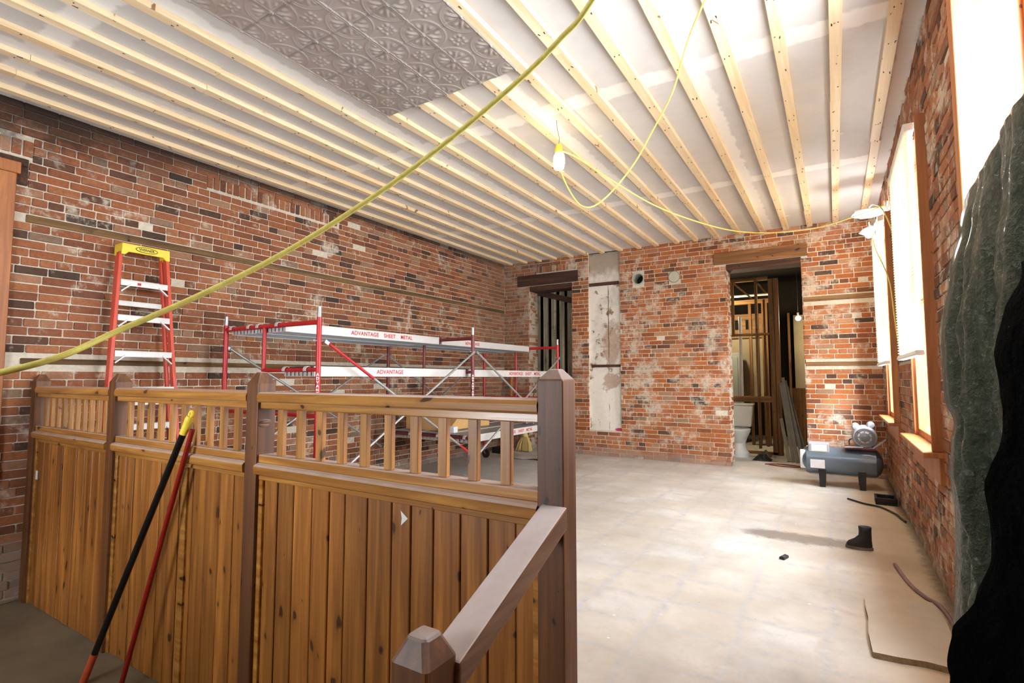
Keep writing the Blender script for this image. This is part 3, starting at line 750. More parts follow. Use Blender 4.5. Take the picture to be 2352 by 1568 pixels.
mb = MB(); mb.tube([(fx, cp.y+.085*math.cos(q), cp.z-.022+.023*math.sin(q)) for q in [k*PI/18 for k in range(36)]], .0028, 5, closed=True); build('logo_ring', mb, M['letter_black'], cap)
p = lp(.875, 0)
for q, yy, w_, m_ in ((.0, -.045, .028, 'letter_red'), (.0, .0, .05, 'label_white')):
    mb = MB(); mb.box(p.x+.0362, p.x+.0368, p.y+yy-w_/2, p.y+yy+w_/2, p.z-.036, p.z-.014); build('sticker', mb, M[m_], LD)

# ------------------------------------------------------------------ rolling scaffold
SXN, SXF, SXI = -3.58, -4.93, -4.32; SY = [2.79, 4.92, 7.10]; ZT, ZM, ZW = 1.755, 1.365, .60
SM = ['red', 'darkred', 'red']
names = ['bright red scaffold frame at the end nearest the ladder', 'dark maroon scaffold frame in the middle of the run', 'bright red scaffold frame at the far end by the boarded doorway']
for i, y in enumerate(SY):
    fr = thing('scaffold_end', names[i], 'scaffold frame', ((SXN+SXF)/2, y, 0), 'scaffold frames'); mt = M[SM[i]]
    for x in (SXN, SXF):
        mb = MB(); mb.cyl((x, y, .20), (x, y, ZT+.04), .021, n=14); lg = build('leg', mb, mt, fr, smooth=True)
        mb = MB(); mb.cyl((x, y, ZT+.038), (x, y, ZT+.125), .0165, n=12); build('coupling_pin', mb, M['galv'], lg, smooth=True)
        if x == SXN:
            word = 'ADVANTAGE'
            o = stext('lettering', '\n'.join(word), .031, (x+.0158, y-.0158, 1.20), (1,1,0), (0,0,1), M['letter_white'], lg, bold=.0012)
        # caster
        cs = bpy.data.objects.new('caster', None); COL.objects.link(cs); cs.parent = fr; cs.location = Vector((x, y, 0)) - Vector(fr.location)
        mb = MB(); mb.cyl((x, y, .14), (x, y, .23), .016, n=10); mb.cyl((x, y, .135), (x, y, .15), .04, n=14)
        for s in (-1, 1): mb.prism([(x-.03, y+s*.028, .14), (x+.03, y+s*.028, .14), (x+.055, y+s*.028, .07), (x+.03, y+s*.028, .07)], (0, s*.004, 0))
        build('fork', mb, M['steel'], cs)
        mb = MB(); mb.lathe([(.052, -.02), (.066, -.016), (.07, 0), (.066, .016), (.052, .02)], (x+.04, y, .0705), (0,1,0), 24); build('wheel', mb, M['black'], cs, smooth=True)
        mb = MB(); mb.cyl((x+.04, y-.024, .0705), (x+.04, y+.024, .0705), .03, n=14); mb.lathe([(.05, -.0215), (.054, -.0215)], (x+.04, y, .0705), (0,1,0), 20, cap=False); build('hub', mb, M['darkred'], cs)
        mb = MB(); mb.bar((x-.02, y-.01, .16), (x-.075, y-.05, .20), .03, .006); build('brake_lever', mb, M['galv'], cs)
    def hbar(nm, x0, x1, z, r=.0175):
        mb = MB(); mb.cyl((x0, y, z), (x1, y, z), r, n=12); build(nm, mb, mt, fr, smooth=True)
    hbar('top_bar', SXN, SXF, ZT, .02); hbar('middle_bar', SXN, SXI, ZM); hbar('lower_bar', SXN, SXF, .99); hbar('bottom_bar', SXN, SXF, ZW)
    mb = MB(); mb.cyl((SXI, y, .99), (SXI, y, ZT), .0175, n=12); build('inner_post', mb, mt, fr, smooth=True)
    for x in (SXN, SXF):
        for z in (1.60, .42):
            mb = MB(); mb.cyl((x, y-.05, z), (x, y+.05, z), .006, n=8); mb.sphere((x, y+.05, z), .01, 8, 6); mb.sphere((x, y-.05, z), .01, 8, 6); build('brace_stud', mb, M['galv'], fr)
def brace(x, y0, y1, label, tip):
    t = thing('cross_brace', label, 'brace', (x, (y0+y1)/2, .40), 'scaffold cross braces'); sx = .014; x = x if x == SXN else x-.09
    for a, b, o in (((y0, 1.60), (y1, .42), sx), ((y0, .42), (y1, 1.60), sx+.022)):
        A, B = Vector((x+.02+o, a[0]+.035, a[1])), Vector((x+.02+o, b[0]-.035, b[1])); mb = MB(); d = (B-A)
        A2, B2 = A+d*.02, B-d*.02
        mb.cyl(A2, B2, .0125, n=10)
        for p, q in ((A, A2), (B2, B)): mb.bar(p, q, .004, .03, up=(0,0,1))
        tb_ = build('tube', mb, M['galv'], t, smooth=True)
        if o == sx and tip:
            mb = MB(); mb.cyl(A2, A2+d*.24, .0132, n=10); build('red_end', mb, M['red'], tb_, smooth=True)
            mb = MB(); mb.cyl(B2-d*.1, B2, .0132, n=10); build('red_end', mb, M['red'], tb_, smooth=True)
    mb = MB(); mb.cyl((x+.02+sx-.01, (y0+y1)/2, 1.01), (x+.02+sx+.035, (y0+y1)/2, 1.01), .008, n=8); build('pivot_bolt', mb, M['steel'], t)
brace(SXN, SY[0], SY[1], 'steel cross brace with red ends on the room side of the near scaffold bay', True)
brace(SXF, SY[0], SY[1], 'steel cross brace along the brick wall side of the near scaffold bay', False)
brace(SXN, SY[1], SY[2], 'steel cross brace on the room side of the far scaffold bay', False)
brace(SXF, SY[1], SY[2], 'steel cross brace along the brick wall side of the far scaffold bay', False)
def plank(x0, x1, y0, y1, zb, label, grp, text=None, tpos=.5, tsize=.05, face=1):
    """Aluminium plank with side rails, ribbed deck and hooks over the frame bars (bar axis at zb)."""
    t = thing('scaffold_plank', label, 'scaffold plank', ((x0+x1)/2, (y0+y1)/2, zb-.04), grp); z0, z1 = zb-.055, zb+.03
    a, b = y0+.026, y1-.026
    for x, s in ((x0, 1), (x1, -1)):
        mb = MB(); mb.box(min(x, x+s*.012), max(x, x+s*.012), a, b, z0, z1); build('side_rail', mb, M['alu'], t, bevel=.002)
    mb = MB(); n = max(3, int((x1-x0)/.055)); w = (x1-x0-.024)/n
    for k in range(n):
        xx = x0+.012+k*w; mb.box(xx+.002, xx+w-.002, a, b, z1-.022, z1-.004); mb.box(xx+w*.4, xx+w*.6, a, b, z0+.006, z1-.02)
    build('deck', mb, M['alugrey'], t)
    for q0 in (a, b-.02):
        mb = MB(); mb.box(x0+.012, x1-.012, q0, q0+.02, z0, z1-.005); build('end_channel', mb, M['alu'], t)
    for ye, s in ((y0, 1), (y1, -1)):
        for xx in (x0+.06, x1-.06):
            mb = MB(); yo = ye
            pts = [(xx, yo+s*.034, zb-.012), (xx, yo+s*.030, zb+.012)] + [(xx, yo+.028*math.cos(q)*s, zb+.028*math.sin(q)) for q in [PI/6, PI/3, PI/2, PI*2/3, PI*.83, PI, PI*1.12]]
            for p, q in zip(pts, pts[1:]): mb.bar(p, q, .034, .006, up=(0,.01,1) if abs(q[1]-p[1]) > .012 else (0,1,0))
            build('hook', mb, M['alu'], t)
    if text:
        st = 0; adv = tsize*.74
        for w_ in text.split():
            c_ = (st + len(w_)/2 - len(text)/2)*adv; st += len(w_)+1
            stext('lettering', w_, tsize, (x1+.0006, y0+(y1-y0)*tpos+c_, (z0+z1)/2), (0,1,0), (0,0,1), M['letter_red'], t, bold=.0012, space=1.08)
e = .012
y01 = (SY[0]+e*0, SY[1]-.034); y12 = (SY[1]+.034*0+.0, SY[2])
def bay(b): return (SY[0], SY[1]-.0) if b == 0 else (SY[1], SY[2])
top = 'deck planks on the top of the scaffold'
for b in (0, 1):
    y0, y1 = bay(b); off = .0
    for j, (x0, x1) in enumerate(((-4.88, -4.48), (-4.46, -4.06))):
        lb = ('aluminium plank on top of the %s scaffold bay, %s' % (('near', 'far')[b], ('next to the brick wall', 'room side, with red stencilled name')[j]))
        plank(x0+b*.0, x1, y0+.0, y1-.0, ZT, lb, top, ('ADVANTAGE SHEET METAL', 'ADVANTAGE')[b] if j else None, (.56, .30)[b], .058 if b == 0 else .05)
    plank(-4.06, -3.66, y0, y1, ZM, 'aluminium plank at mid height in the %s scaffold bay' % ('near', 'far')[b], 'mid level scaffold planks', ('ADVANTAGE', 'ADVANTAGE SHEET METAL')[b], (.42, .62)[b], .056)
for j, (x0, x1) in enumerate(((-4.88, -4.46), (-4.44, -4.02), (-4.00, -3.62))):
    plank(x0, x1, SY[1], SY[2], ZW, 'low aluminium plank in the far scaffold bay, %s' % ('against the wall', 'in the middle', 'room side, red stencilled')[j], 'low scaffold planks', 'ADVANTAGE SHEET METAL' if j == 2 else None, .5, .05)
zt = ZW+.031
t = thing('cardboard_box', 'tan cardboard box lying on the low scaffold planks', 'box', (-4.4, 5.55, zt))
mb = MB(); mb.box(-4.82, -4.18, 5.15, 6.15, zt, zt+.20); build('body', mb, M['cardboard'], t, bevel=.004)
mb = MB(); mb.bar((-4.5, 5.15, zt+.203), (-4.5, 6.15, zt+.203), .33, .004, r=.3); mb.bar((-4.17, 5.2, zt+.19), (-4.07, 5.2, zt+.10), .003, .2); build('flap', mb, M['cardboard'], t)
mb = MB(); mb.box(-4.16, -3.95, 5.05, 5.13, zt, zt+.075); tag(build('paper_pad', mb, M['label_white'], bevel=.003), 'small white block on the low planks in front of the cardboard box', 'block')
mb = MB(); R = random.Random(4)
mb.grid(lambda a, b: (-3.9+a*.16, 6.55+b*.22, zt+.004+.05*abs(math.sin(a*5+b*3))*abs(math.sin(b*6+1))), 8, 8); tag(build('crumpled_paper', mb, M['label_white'], normals=False), 'crumpled white paper on the far end of the low planks', 'paper')

# things on the floor behind the scaffold
t = thing('push_broom', 'straw broom standing bristles down against the back wall', 'broom', (-4.72, 8.05, 0))
mb = MB(); R = random.Random(9)
for k in range(160):
    a = R.uniform(-1, 1); b = R.uniform(-1, 1); q = Vector((-4.72+a*.05, 8.07+b*.02, .27)); p = Vector((-4.72+a*.15+R.uniform(-.02, .02), 8.05+b*.045, R.uniform(.003, .03)))
    mb.tube([q, q.lerp(p, .5)+Vector((a*.02, 0, 0)), p], [.006, .006, .004], 4)
build('bristles', mb, M['bristle'], t)['kind'] = 'stuff'
mb = MB(); mb.lathe([(.055, 0), (.06, .02), (.03, .08), (.016, .1)], (-4.72, 8.07, .255), (0,0,1), 14); build('collar', mb, M['bristle'], t)
mb = MB(); mb.cyl((-4.72, 8.07, .33), (-4.62, 8.26, 1.10), .012, n=10); build('handle', mb, M['oldbeam'], t)
t = thing('dust_pan', 'black bin-like dust pan on the floor in the left back corner', 'dust pan', (-5.0, 7.75, 0))
mb = MB(); mb.prism([(-5.12, 7.6, .0), (-4.86, 7.6, .0), (-4.86, 7.62, .10), (-5.12, 7.62, .10)], (0, .25, 0)); build('tray', mb, M['black'], t, bevel=.01)
mb = MB(); mb.cyl((-5.0, 7.80, .09), (-5.02, 7.93, .62), .013, n=10); build('handle', mb, M['black'], t)
t = thing('long_level', 'reddish brown bar with black cap leaning in the left back corner', 'bar', (-4.98, 8.0, 0))
mb = MB(); mb.bar((-4.98, 8.0, .004), (-5.10, 8.235, 1.34), .06, .026, up=(1,0,0)); build('shaft', mb, M['casing'], t, bevel=.003)
mb = MB(); mb.bar((-5.10, 8.235, 1.33), (-5.11, 8.25, 1.45), .065, .03, up=(1,0,0)); build('cap', mb, M['black'], t, bevel=.004)
mb = MB(); R = random.Random(21)
ph = [R.uniform(0, 6) for _ in range(6)]
mb.grid(lambda a, b: (-4.8+a*.85+.05*math.sin(b*5), 7.22+b*.40+.05*a+.04*math.sin(a*9+ph[0]), .004+.045*max(0, math.sin(a*7+b*3+ph[1]))*b+.03*abs(math.sin(b*9+a*4+ph[2]))*(1-a*.3)), 30, 20)
tag(build('drop_cloth', mb, M['rag'], smooth=2, normals=False), 'crumpled grey drop cloth on the floor beyond the scaffold', 'drop cloth')

# ------------------------------------------------------------------ cords and lamps
def cord(name, label, pts, r, n=10, grp=None):
    mb = MB(); mb.tube(spline(pts, n), r, 10); return tag(build(name, mb, M['cord'], smooth=True), label, 'cord', grp)
FC = [(-1.46,.36,1.31), (-1.39,.56,1.42), (-1.24,.79,1.59), (-1.06,.95,1.76), (-.88,1.05,1.91), (-.67,1.11,2.06), (-.55,1.12,2.14), (-.46,1.11,2.2)]
cord('extension_cord', 'thick yellow extension cord stretched across the foreground from lower left to ceiling', [(-5.28,-1.2,1.15), (-3.2,-.6,1.16), (-2.0,.0,1.21)] + FC + [(-.2,1.03,2.42), (.06,.75,2.85), (.10,.55,3.2), (.10,.45,3.395)], .0068)
LX, LY = -1.885, 3.785
cord('looped_cord', 'yellow cord looping down from the ceiling to the caged lamp', [(-.275,2.35,3.395), (-.40,2.62,3.36), (-.66,3.05,3.30), (-.84,3.35,3.16), (-1.04,3.58,3.05), (-1.23,3.74,2.91), (-1.42,3.80,2.76), (-1.55,3.80,2.672), (-1.64,3.79,2.655), (-1.72,3.78,2.71), (-1.82,3.78,2.88), (-1.90,3.78,3.10), (-1.915,3.78,3.19), (LX-.01,3.785,3.20)], .006, grp=None)
cord('link_cord', 'thin yellow cord sagging from the caged lamp to the right wall', [(LX+.03,3.80,3.17), (-1.75,3.85,3.11), (-1.58,4.14,2.99), (-1.33,4.56,2.84), (-1.05,4.97,2.75), (-.77,5.35,2.71), (-.46,5.73,2.74), (-.1,6.15,2.84), (.24,6.5,3.0), (.44,6.68,3.10), (.505,6.72,3.13)], .006)
t = thing('caged_work_lamp', 'lit caged bulb hanging by a wire from the ceiling', 'lamp', (LX, LY, 3.0))
mb = MB(); mb.tube(spline([(LX-.02, LY, ZC-.001), (LX-.012, LY, 3.36), (LX+.004, LY, 3.29), (LX, LY, 3.22)], 5), .0022, 5); build('hanging_wire', mb, M['wire'], t)
mb = MB(); mb.lathe([(.0, .225), (.026, .222), (.032, .19), (.03, .165), (.024, .15)], (LX, LY, 3.0), (0,0,1), 16); build('socket', mb, M['yellow'], t, smooth=True)
mb = MB(); mb.lathe([(.0, .012), (.025, .018), (.042, .04), (.046, .08), (.042, .12), (.028, .152)], (LX, LY, 3.0), (0,0,1), 20, cap=False); build('bulb', mb, M['bulb'], t, smooth=True)
mb = MB()
for k in range(6):
    q = k*PI/3; c, s = math.cos(q), math.sin(q)
    mb.tube(spline([(LX+c*.03, LY+s*.03, 3.165), (LX+c*.052, LY+s*.052, 3.12), (LX+c*.052, LY+s*.052, 3.05), (LX+c*.028, LY+s*.028, 3.01), (LX, LY, 3.0)], 4), .002, 5)
mb.tube([(LX+.053*math.cos(q*PI/10), LY+.053*math.sin(q*PI/10), 3.07) for q in range(20)], .002, 5, closed=True)
mb.tube([(LX+.02, LY, 3.0), (LX+.03, LY, 2.985), (LX+.05, LY, 2.99)], .003, 5)
build('cage', mb, M['steel'], t)
# lamps on the right wall between the windows
t = thing('flat_work_light', 'glaring white oblong work light at the top of the right wall', 'lamp', (.36, 6.75, 3.03))
mb = MB(); mb.sphere((.36, 6.74, 3.065), (.15, .07, .04), 20, 10); build('diffuser', mb, M['bulb_white'], t, smooth=True)
mb = MB(); mb.box(.24, .48, 6.69, 6.79, 3.09, 3.115); mb.box(.46, .518, 6.72, 6.76, 3.08, 3.13); build('housing', mb, M['white'], t, bevel=.004)
t = thing('clamp_lamp', 'warm lit dome clamp lamp below the white work light', 'lamp', (.40, 6.93, 2.8))
mb = MB(); mb.lathe([(.02, .11), (.045, .09), (.085, .05), (.105, .0), (.10, .0), (.08, .045), (.04, .083), (.02, .10)], (.37, 6.93, 2.87), (.35, -.15, .9), 24, cap=False); build('reflector', mb, M['steel'], t, smooth=True)
mb = MB(); mb.sphere((.368, 6.932, 2.885), (.035, .035, .042), 14, 10); build('bulb', mb, M['bulb'], t, smooth=True)
mb = MB(); mb.bar((.40, 6.92, 2.96), (.518, 6.90, 2.97), .03, .02); mb.cyl((.41, 6.92, 2.95), (.435, 6.905, 3.0), .018); build('clamp', mb, M['black'], t)
cord('hanging_cord', 'slack yellow cord hanging in a loop between the two blinds', [(.37,6.86,3.0), (.37,6.60,2.85), (.385,6.30,2.58), (.42,6.05,2.38), (.45,5.82,2.15), (.46,5.70,1.86), (.465,5.55,1.63), (.47,5.44,1.545), (.475,5.36,1.60), (.475,5.28,1.85), (.475,5.24,2.1), (.46,5.34,2.45), (.42,5.75,2.82), (.385,6.3,3.04), (.37,6.66,3.115)], .006)

# ------------------------------------------------------------------ green tarp
from mathutils import noise as mn
def tarp():
    t = thing('green_tarp', 'large green plastic tarp draped over the right foreground window', 'tarp', (.45, 2.4, 0))
    def curve(k, z):
        if z <= k[0][0]: return k[0][1]
        for (a, p), (b, q) in zip(k, k[1:]):
            if a <= z <= b:
                s = (z-a)/(b-a); s = s*s*(3-2*s); return p+(q-p)*s
        return k[-1][1]
    L = [(0.0, .31), (.15, .318), (.33, .335), (.55, .352), (.8, .362), (.95, .352), (1.05, .362), (1.13, .374), (1.22, .350), (1.45, .345), (1.7, .385), (1.85, .42), (2.0, .445)]
    def crinkle(p):
        v = Vector(p); r = 0
        for f, k in ((5, .5), (11, .28), (23, .15), (47, .06)):
            r += k*(1-2*abs(mn.noise(v*f)))
        return r
    def pos(a, b):
        ztop = 1.98 + .14*a; z = .004 + b*(ztop-.004)
        x0 = curve(L, z); s = a
        x = x0 + (.478-x0)*s**.85; y = 2.58 - .76*s
        f = min(1, a*3.2, (1-a)*10+.15)*(1-.88*max(0, b-.55)/.45)
        wv = .030*math.sin(a*17+z*.9+.4) + .016*math.sin(a*37-z*1.4+1) + .010*math.sin(a*63+z*2.1)
        c = crinkle((a*1.1, z*.8, 3.1))*.038
        wv -= .05*math.exp(-((a-.16-.03*math.sin(z*3))/.035)**2)*min(1, max(0, (z-.8)*4))
        n = Vector((-.96, -.28))
        x += n.x*(wv+c)*f; y += n.y*(wv+c)*f
        z += .008*math.sin(a*13)*b
        return (min(x, XR-.035), y, z)
    mb = MB(); mb.grid(pos, 130, 230); build('green_face', mb, M['tarp'], t, smooth=2, normals=False)
    E = [(0, .10), (.3, .15), (.43, .182), (.534, .217), (.639, .248), (.726, .281), (.848, .313), (1.0, .328), (1.161, .345), (1.35, .360), (1.474, .379), (1.587, .404)]
    def fold(u, v):
        z = .004 + v*1.59; e = curve(E, z) + .012*math.sin(z*17) + .007*mn.noise(Vector((z*9, 1, 2)))
        x = e + u*(.485-e); y = 1.74 - .08*u + .05*(1-u)**3 + .03*crinkle((u*.5, z*.8, 9))
        return (x, y, z)
    mb = MB(); mb.grid(fold, 40, 140); k = build('shaded_fold', mb, M['tarp_shaded'], t, smooth=2, normals=False); k['label'] = 'folded-over part of the tarp, its shade painted black'
    mb = MB(); c = Vector((.385, 1.69, 1.09)); mb.tube([c+Vector((.012*math.cos(q), 0, .016*math.sin(q))) for q in [i*PI/8 for i in range(16)]], .003, 6, closed=True); build('eyelet', mb, M['steel'], t)
tarp()

# ------------------------------------------------------------------ compressor and floor clutter
CX0, CX1, CY, CZ, CR = -.34, .36, 7.50, .30, .165
t = thing('air_compressor', 'blue grey air compressor with motor on top by the right corner', 'air compressor', (0, CY, 0))
mb = MB(); mb.lathe([(.0, -.075), (.07, -.068), (.13, -.04), (CR, 0), (CR, CX1-CX0), (.13, CX1-CX0+.04), (.07, CX1-CX0+.068), (0, CX1-CX0+.075)], (CX0, CY, CZ), (1,0,0), 36, cap=False); tk = build('tank', mb, M['compressor'], t, smooth=True)
mb = MB(); mb.box(CX0+.04, CX0+.19, CY-CR-.0025, CY-CR+.04, CZ-.08, CZ+.02); build('data_label', mb, M['label_white'], tk)
mb = MB(); mb.box(CX0+.02, CX0+.24, CY-.13, CY+.06, CZ+.10, CZ+.215); build('control_box', mb, M['motor'], t, bevel=.012, seg=2)
mb = MB(); mb.box(CX0+.05, CX0+.22, CY-.132, CY-.12, CZ+.11, CZ+.20); mb.box(CX0-.07, CX0-.01, CY-.12, CY-.05, CZ-.10, CZ+.12); build('side_cover', mb, M['label_white'], t, bevel=.006)
for x in (CX0+.16, CX1-.14):
    for s in (-1, 1):
        mb = MB(); mb.prism([(x-.04, CY+s*.13, CZ-.08), (x+.04, CY+s*.13, CZ-.08), (x+.03, CY+s*.17, .002), (x-.03, CY+s*.17, .002)], (0, -s*.012, 0)); build('leg', mb, M['black'], t)
mb = MB(); mb.box(.06, .36, CY-.14, CY+.15, CZ+CR-.004, CZ+CR+.012); build('motor_plate', mb, M['darkred'], t)
mx, mz = .26, CZ+CR+.145
mb = MB(); mb.lathe([(.07, -.15), (.115, -.14), (.125, -.12), (.125, .12), (.11, .14), (.06, .15)], (mx, CY, mz), (0,-1,0), 32); mo = build('motor', mb, M['motor'], t, smooth=True)
mb = MB(); mb.lathe([(.0, .168), (.018, .168), (.022, .158), (.05, .155), (.055, .148), (.1, .148), (.104, .142), (.104, .13)], (mx, CY, mz), (0,-1,0), 30, cap=False)
for k in range(8):
    q = k*PI/4; mb.bar((mx+.05*math.cos(q), CY-.15, mz+.05*math.sin(q)), (mx+.1*math.cos(q), CY-.15, mz+.1*math.sin(q)), .01, .008, up=(0,1,0))
build('end_bell', mb, M['motor_face'], mo, smooth=True)
for dx, dz in ((-.085, .115), (.065, .135)):
    mb = MB(); mb.lathe([(0, -.075), (.03, -.072), (.04, -.06), (.04, .06), (.03, .072), (0, .075)], (mx+dx, CY-.04, mz+dz), (0,-1,0), 18, cap=False); build('capacitor_cover', mb, M['motor'], mo, smooth=True)
mb = MB(); mb.box(mx-.11, mx+.11, CY-.11, CY+.11, CZ+CR+.010, CZ+CR+.03); mb.bar((mx-.02, CY-.13, CZ+CR+.03), (mx-.2, CY-.13, CZ+CR+.02), .06, .012); mb.bar((mx+.07, CY-.13, CZ+CR+.02), (mx+.2, CY-.13, CZ+CR+.13), .05, .012); build('mount', mb, M['motor'], t)
mb = MB(); mb.tube(spline([(mx-.10, CY-.1, mz-.02), (mx-.15, CY-.11, mz-.04), (mx-.155, CY-.10, mz-.1)], 6), .007, 6); build('power_lead', mb, M['black'], t)
t = thing('black_tray', 'flat black tray in the dim corner right of the compressor', 'tray', (.40, 6.70, 0))
mb = MB(); mb.box(.30, .485, 6.62, 6.86, .001, .02); build('base', mb, M['black'], t, bevel=.006); mb = MB(); mb.box(.30, .485, 6.62, 6.64, .02, .07); mb.box(.30, .485, 6.84, 6.86, .02, .07); mb.box(.30, .32, 6.64, 6.84, .02, .07); mb.box(.465, .485, 6.64, 6.84, .02, .07); build('rim', mb, M['black'], t, bevel=.004)
mb = MB(); mb.tube(spline([(.06,6.72,.012), (.2,6.55,.012), (.33,6.46,.012), (.43,6.22,.012), (.46,6.05,.012), (.485,5.92,.012)], 8), .009, 8); tag(build('power_cord', mb, M['black'], smooth=True), 'black power cord snaking on the floor to the right wall', 'cord')
t = thing('work_boot', 'dark work boot standing alone on the pale floor', 'boot', (.105, 4.86, 0))
mb = MB()
prof = [(.105, .046, .0, .016), (.108, .048, .0, .035), (.098, .046, .008, .06), (.072, .042, .032, .085), (.054, .038, .05, .115), (.052, .038, .052, .15), (.055, .041, .052, .19), (.048, .034, .052, .192), (.044, .03, .052, .12)]
mb.grid(lambda u, v: (lambda p: (.105+.78*(p[2]+p[0]*math.cos(2*PI*u)), 4.86+.78*p[1]*math.sin(2*PI*u), .9*p[3]))(prof[min(8, int(round(v*8)))]), 24, 8); build('upper', mb, M['black'], t, smooth=2, normals=False)
mb = MB(); mb.prism([(.105+.09*math.cos(k*PI/12), 4.86+.041*math.sin(k*PI/12), .001) for k in range(24)], (0,0,.020)); build('sole', mb, M['debris'], t)
t = thing('small_black_gadget', 'small black plastic gadget lying on the bare floor', 'gadget', (-.365, 4.32, 0))
mb = MB(); mb.prism([(-.395, 4.285, .001), (-.36, 4.27, .001), (-.335, 4.35, .001), (-.365, 4.375, .001)], (0, 0, .018)); bd = build('body', mb, M['black'], t, bevel=.004)
mb = MB(); mb.prism([(-.385, 4.295, .0195), (-.362, 4.285, .0195), (-.352, 4.31, .0195), (-.375, 4.32, .0195)], (0, 0, .002)); build('button', mb, M['compressor'], bd)
# plywood offcut
mb = MB(); R = random.Random(13)
edge = [(.10, 3.03), (.20, 3.035), (.30, 3.055), (.40, 3.045), (.435, 3.06), (.44, 3.3), (.445, 3.6), (.42, 3.86), (.3, 3.82), (.10, 3.80), (.093, 3.62), (.10, 3.45), (.092, 3.25)]
mb.prism([(a, b, .001) for a, b in edge], (0, 0, .027))
g = G('dusty_plywood'); W_ = g.co('World'); nn = g.noise(W_, 9, 6); zz = g.sep(W_)[2]
c_ = g.mix(nn, (186,176,158), (208,200,186)); gn = g.n('NewGeometry'); nzz = g.sep(gn.outputs['Normal'])[2]
c_ = g.mix(g.step(nzz, .6, .3), c_, g.mix(g.noise(W_, 60, 3), (92,72,50), (150,124,88)))
tag(build('plywood_offcut', mb, g.fin(c_, .8)), 'ragged plywood offcut lying on the floor by the tarp', 'plywood')
mb = MB(); mb.tube(spline([(.30,4.55,.012), (.345,4.18,.012), (.40,3.98,.012), (.45,3.88,.012), (.475,3.65,.013), (.474,3.3,.013), (.472,3.0,.013)], 8), .011, 8); tag(build('air_hose', mb, M['hose'], smooth=True), 'faded mauve hose on the floor beside the plywood', 'hose')

# ------------------------------------------------------------------ boarded left doorway
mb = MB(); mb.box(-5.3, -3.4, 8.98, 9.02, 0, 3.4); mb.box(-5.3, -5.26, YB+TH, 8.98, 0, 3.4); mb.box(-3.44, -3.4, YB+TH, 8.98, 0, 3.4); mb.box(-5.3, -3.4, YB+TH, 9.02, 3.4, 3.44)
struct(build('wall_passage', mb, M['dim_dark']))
for k, x in enumerate((-4.80, -4.63, -4.46, -4.29, -4.13, -3.97)):
    mb = MB(); mb.box(x-.045, x+.045, 8.70, 8.73, .0, 2.95); mb.box(x-.045, x-.035, 8.69, 8.70, .0, 2.95, r=.95)
    tag(build('doorway_board', mb, M['greyboard'], bevel=.002), 'mossy grey upright board in the left doorway, %s from its left jamb' % ['nearest', 'second', 'third', 'fourth', 'fifth', 'sixth'][k], 'board', 'boards across the left doorway')
mb = MB(); mb.bar((-4.85, 8.665, 2.93), (-3.75, 8.665, 2.62), .03, .10); tag(build('diagonal_board', mb, M['darkbeam']), 'dark sloping board across the top of the left doorway', 'board')

# ------------------------------------------------------------------ unfinished room beyond the right doorway
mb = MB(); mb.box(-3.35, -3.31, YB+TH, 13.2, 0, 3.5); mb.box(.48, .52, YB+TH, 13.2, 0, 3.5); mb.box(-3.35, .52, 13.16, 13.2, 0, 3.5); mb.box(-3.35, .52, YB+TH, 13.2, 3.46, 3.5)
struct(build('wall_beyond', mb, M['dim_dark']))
mb = MB(); mb.box(-2.9, -1.25, 11.80, 11.84, .9, 2.12); struct(build('wall_panel', mb, M['dim_wall']))
mb = MB(); mb.box(-2.9, -1.25, 11.78, 11.80, 2.13, 2.62); mb.box(-2.9, -1.25, 11.74, 11.78, 2.12, 2.16)
w2 = struct(build('wall_sheathing', mb, M['orangewood']))
for x in (-1.72, -1.50): build('dark_opening', MB().box(x-.06, x+.06, 11.765, 11.78, 2.3, 2.5), M['soot'], w2)
t = thing('stud_wall', 'bare timber stud wall seen through the right doorway', 'framing', (-1.5, 9.95, 0))
def stud(x, y, z0, z1, w=.04, d=.09, nm='stud'):
    mb = MB(); mb.box(x-w/2, x+w/2, y-d/2, y+d/2, z0, z1); build(nm, mb, M['stud'], t, bevel=.002)
stud(-.905, 9.95, .0, 3.0, .075); stud(-.825, 9.95, .0, 3.0, .07, .12); stud(-1.52, 9.95, 2.06, 3.0); stud(-1.14, 9.95, .09, 3.0, .04); stud(-1.05, 10.3, .09, 2.7, .04)
for z, h in ((2.05, .04), (.93, .10), (3.02, .06)):
    mb = MB(); mb.box(-2.3, -.945, 9.915, 9.985, z-h/2, z+h/2); build('blocking', mb, M['studx'], t, bevel=.002)
mb = MB(); mb.box(-2.3, -.79, 9.905, 9.995, .0, .04); build('bottom_plate', mb, M['studx'], t)
for p, q in (((-1.5, 9.95, 2.98), (-1.2, 9.95, 2.68)), ((-1.13, 9.96, 2.98), (-.98, 9.96, 2.76))): build('diagonal_strap', MB().bar(p, q, .02, .03), M['studx'], t)
t2 = thing('far_stud_wall', 'farther row of timber studs behind the toilet', 'framing', (-1.3, 11.2, 0))
for x, w_ in ((-1.40, .05), (-1.27, .04), (-1.14, .10), (-1.0, .05)):
    mb = MB(); mb.box(x-w_/2, x+w_/2, 11.15, 11.24, 0, 2.75); build('stud', mb, M['stud'], t2)
mb = MB(); mb.box(-2.6, -.9, 11.15, 11.24, 2.75, 2.83); build('top_plate', mb, M['studx'], t2)
mb = MB(); mb.cyl((-2.6, 10.9, 2.88), (-.9, 10.9, 2.88), .025, n=12); tag(build('ceiling_pipe', mb, M['pipe'], smooth=True), 'pale horizontal pipe under the ceiling beyond the right doorway', 'pipe')
mb = MB(); mb.cyl((-1.45, 10.25, .03), (-1.45, 10.25, 2.40), .028, n=12); tag(build('vent_pipe', mb, M['pipe'], smooth=True), 'white upright pipe behind the toilet', 'pipe')
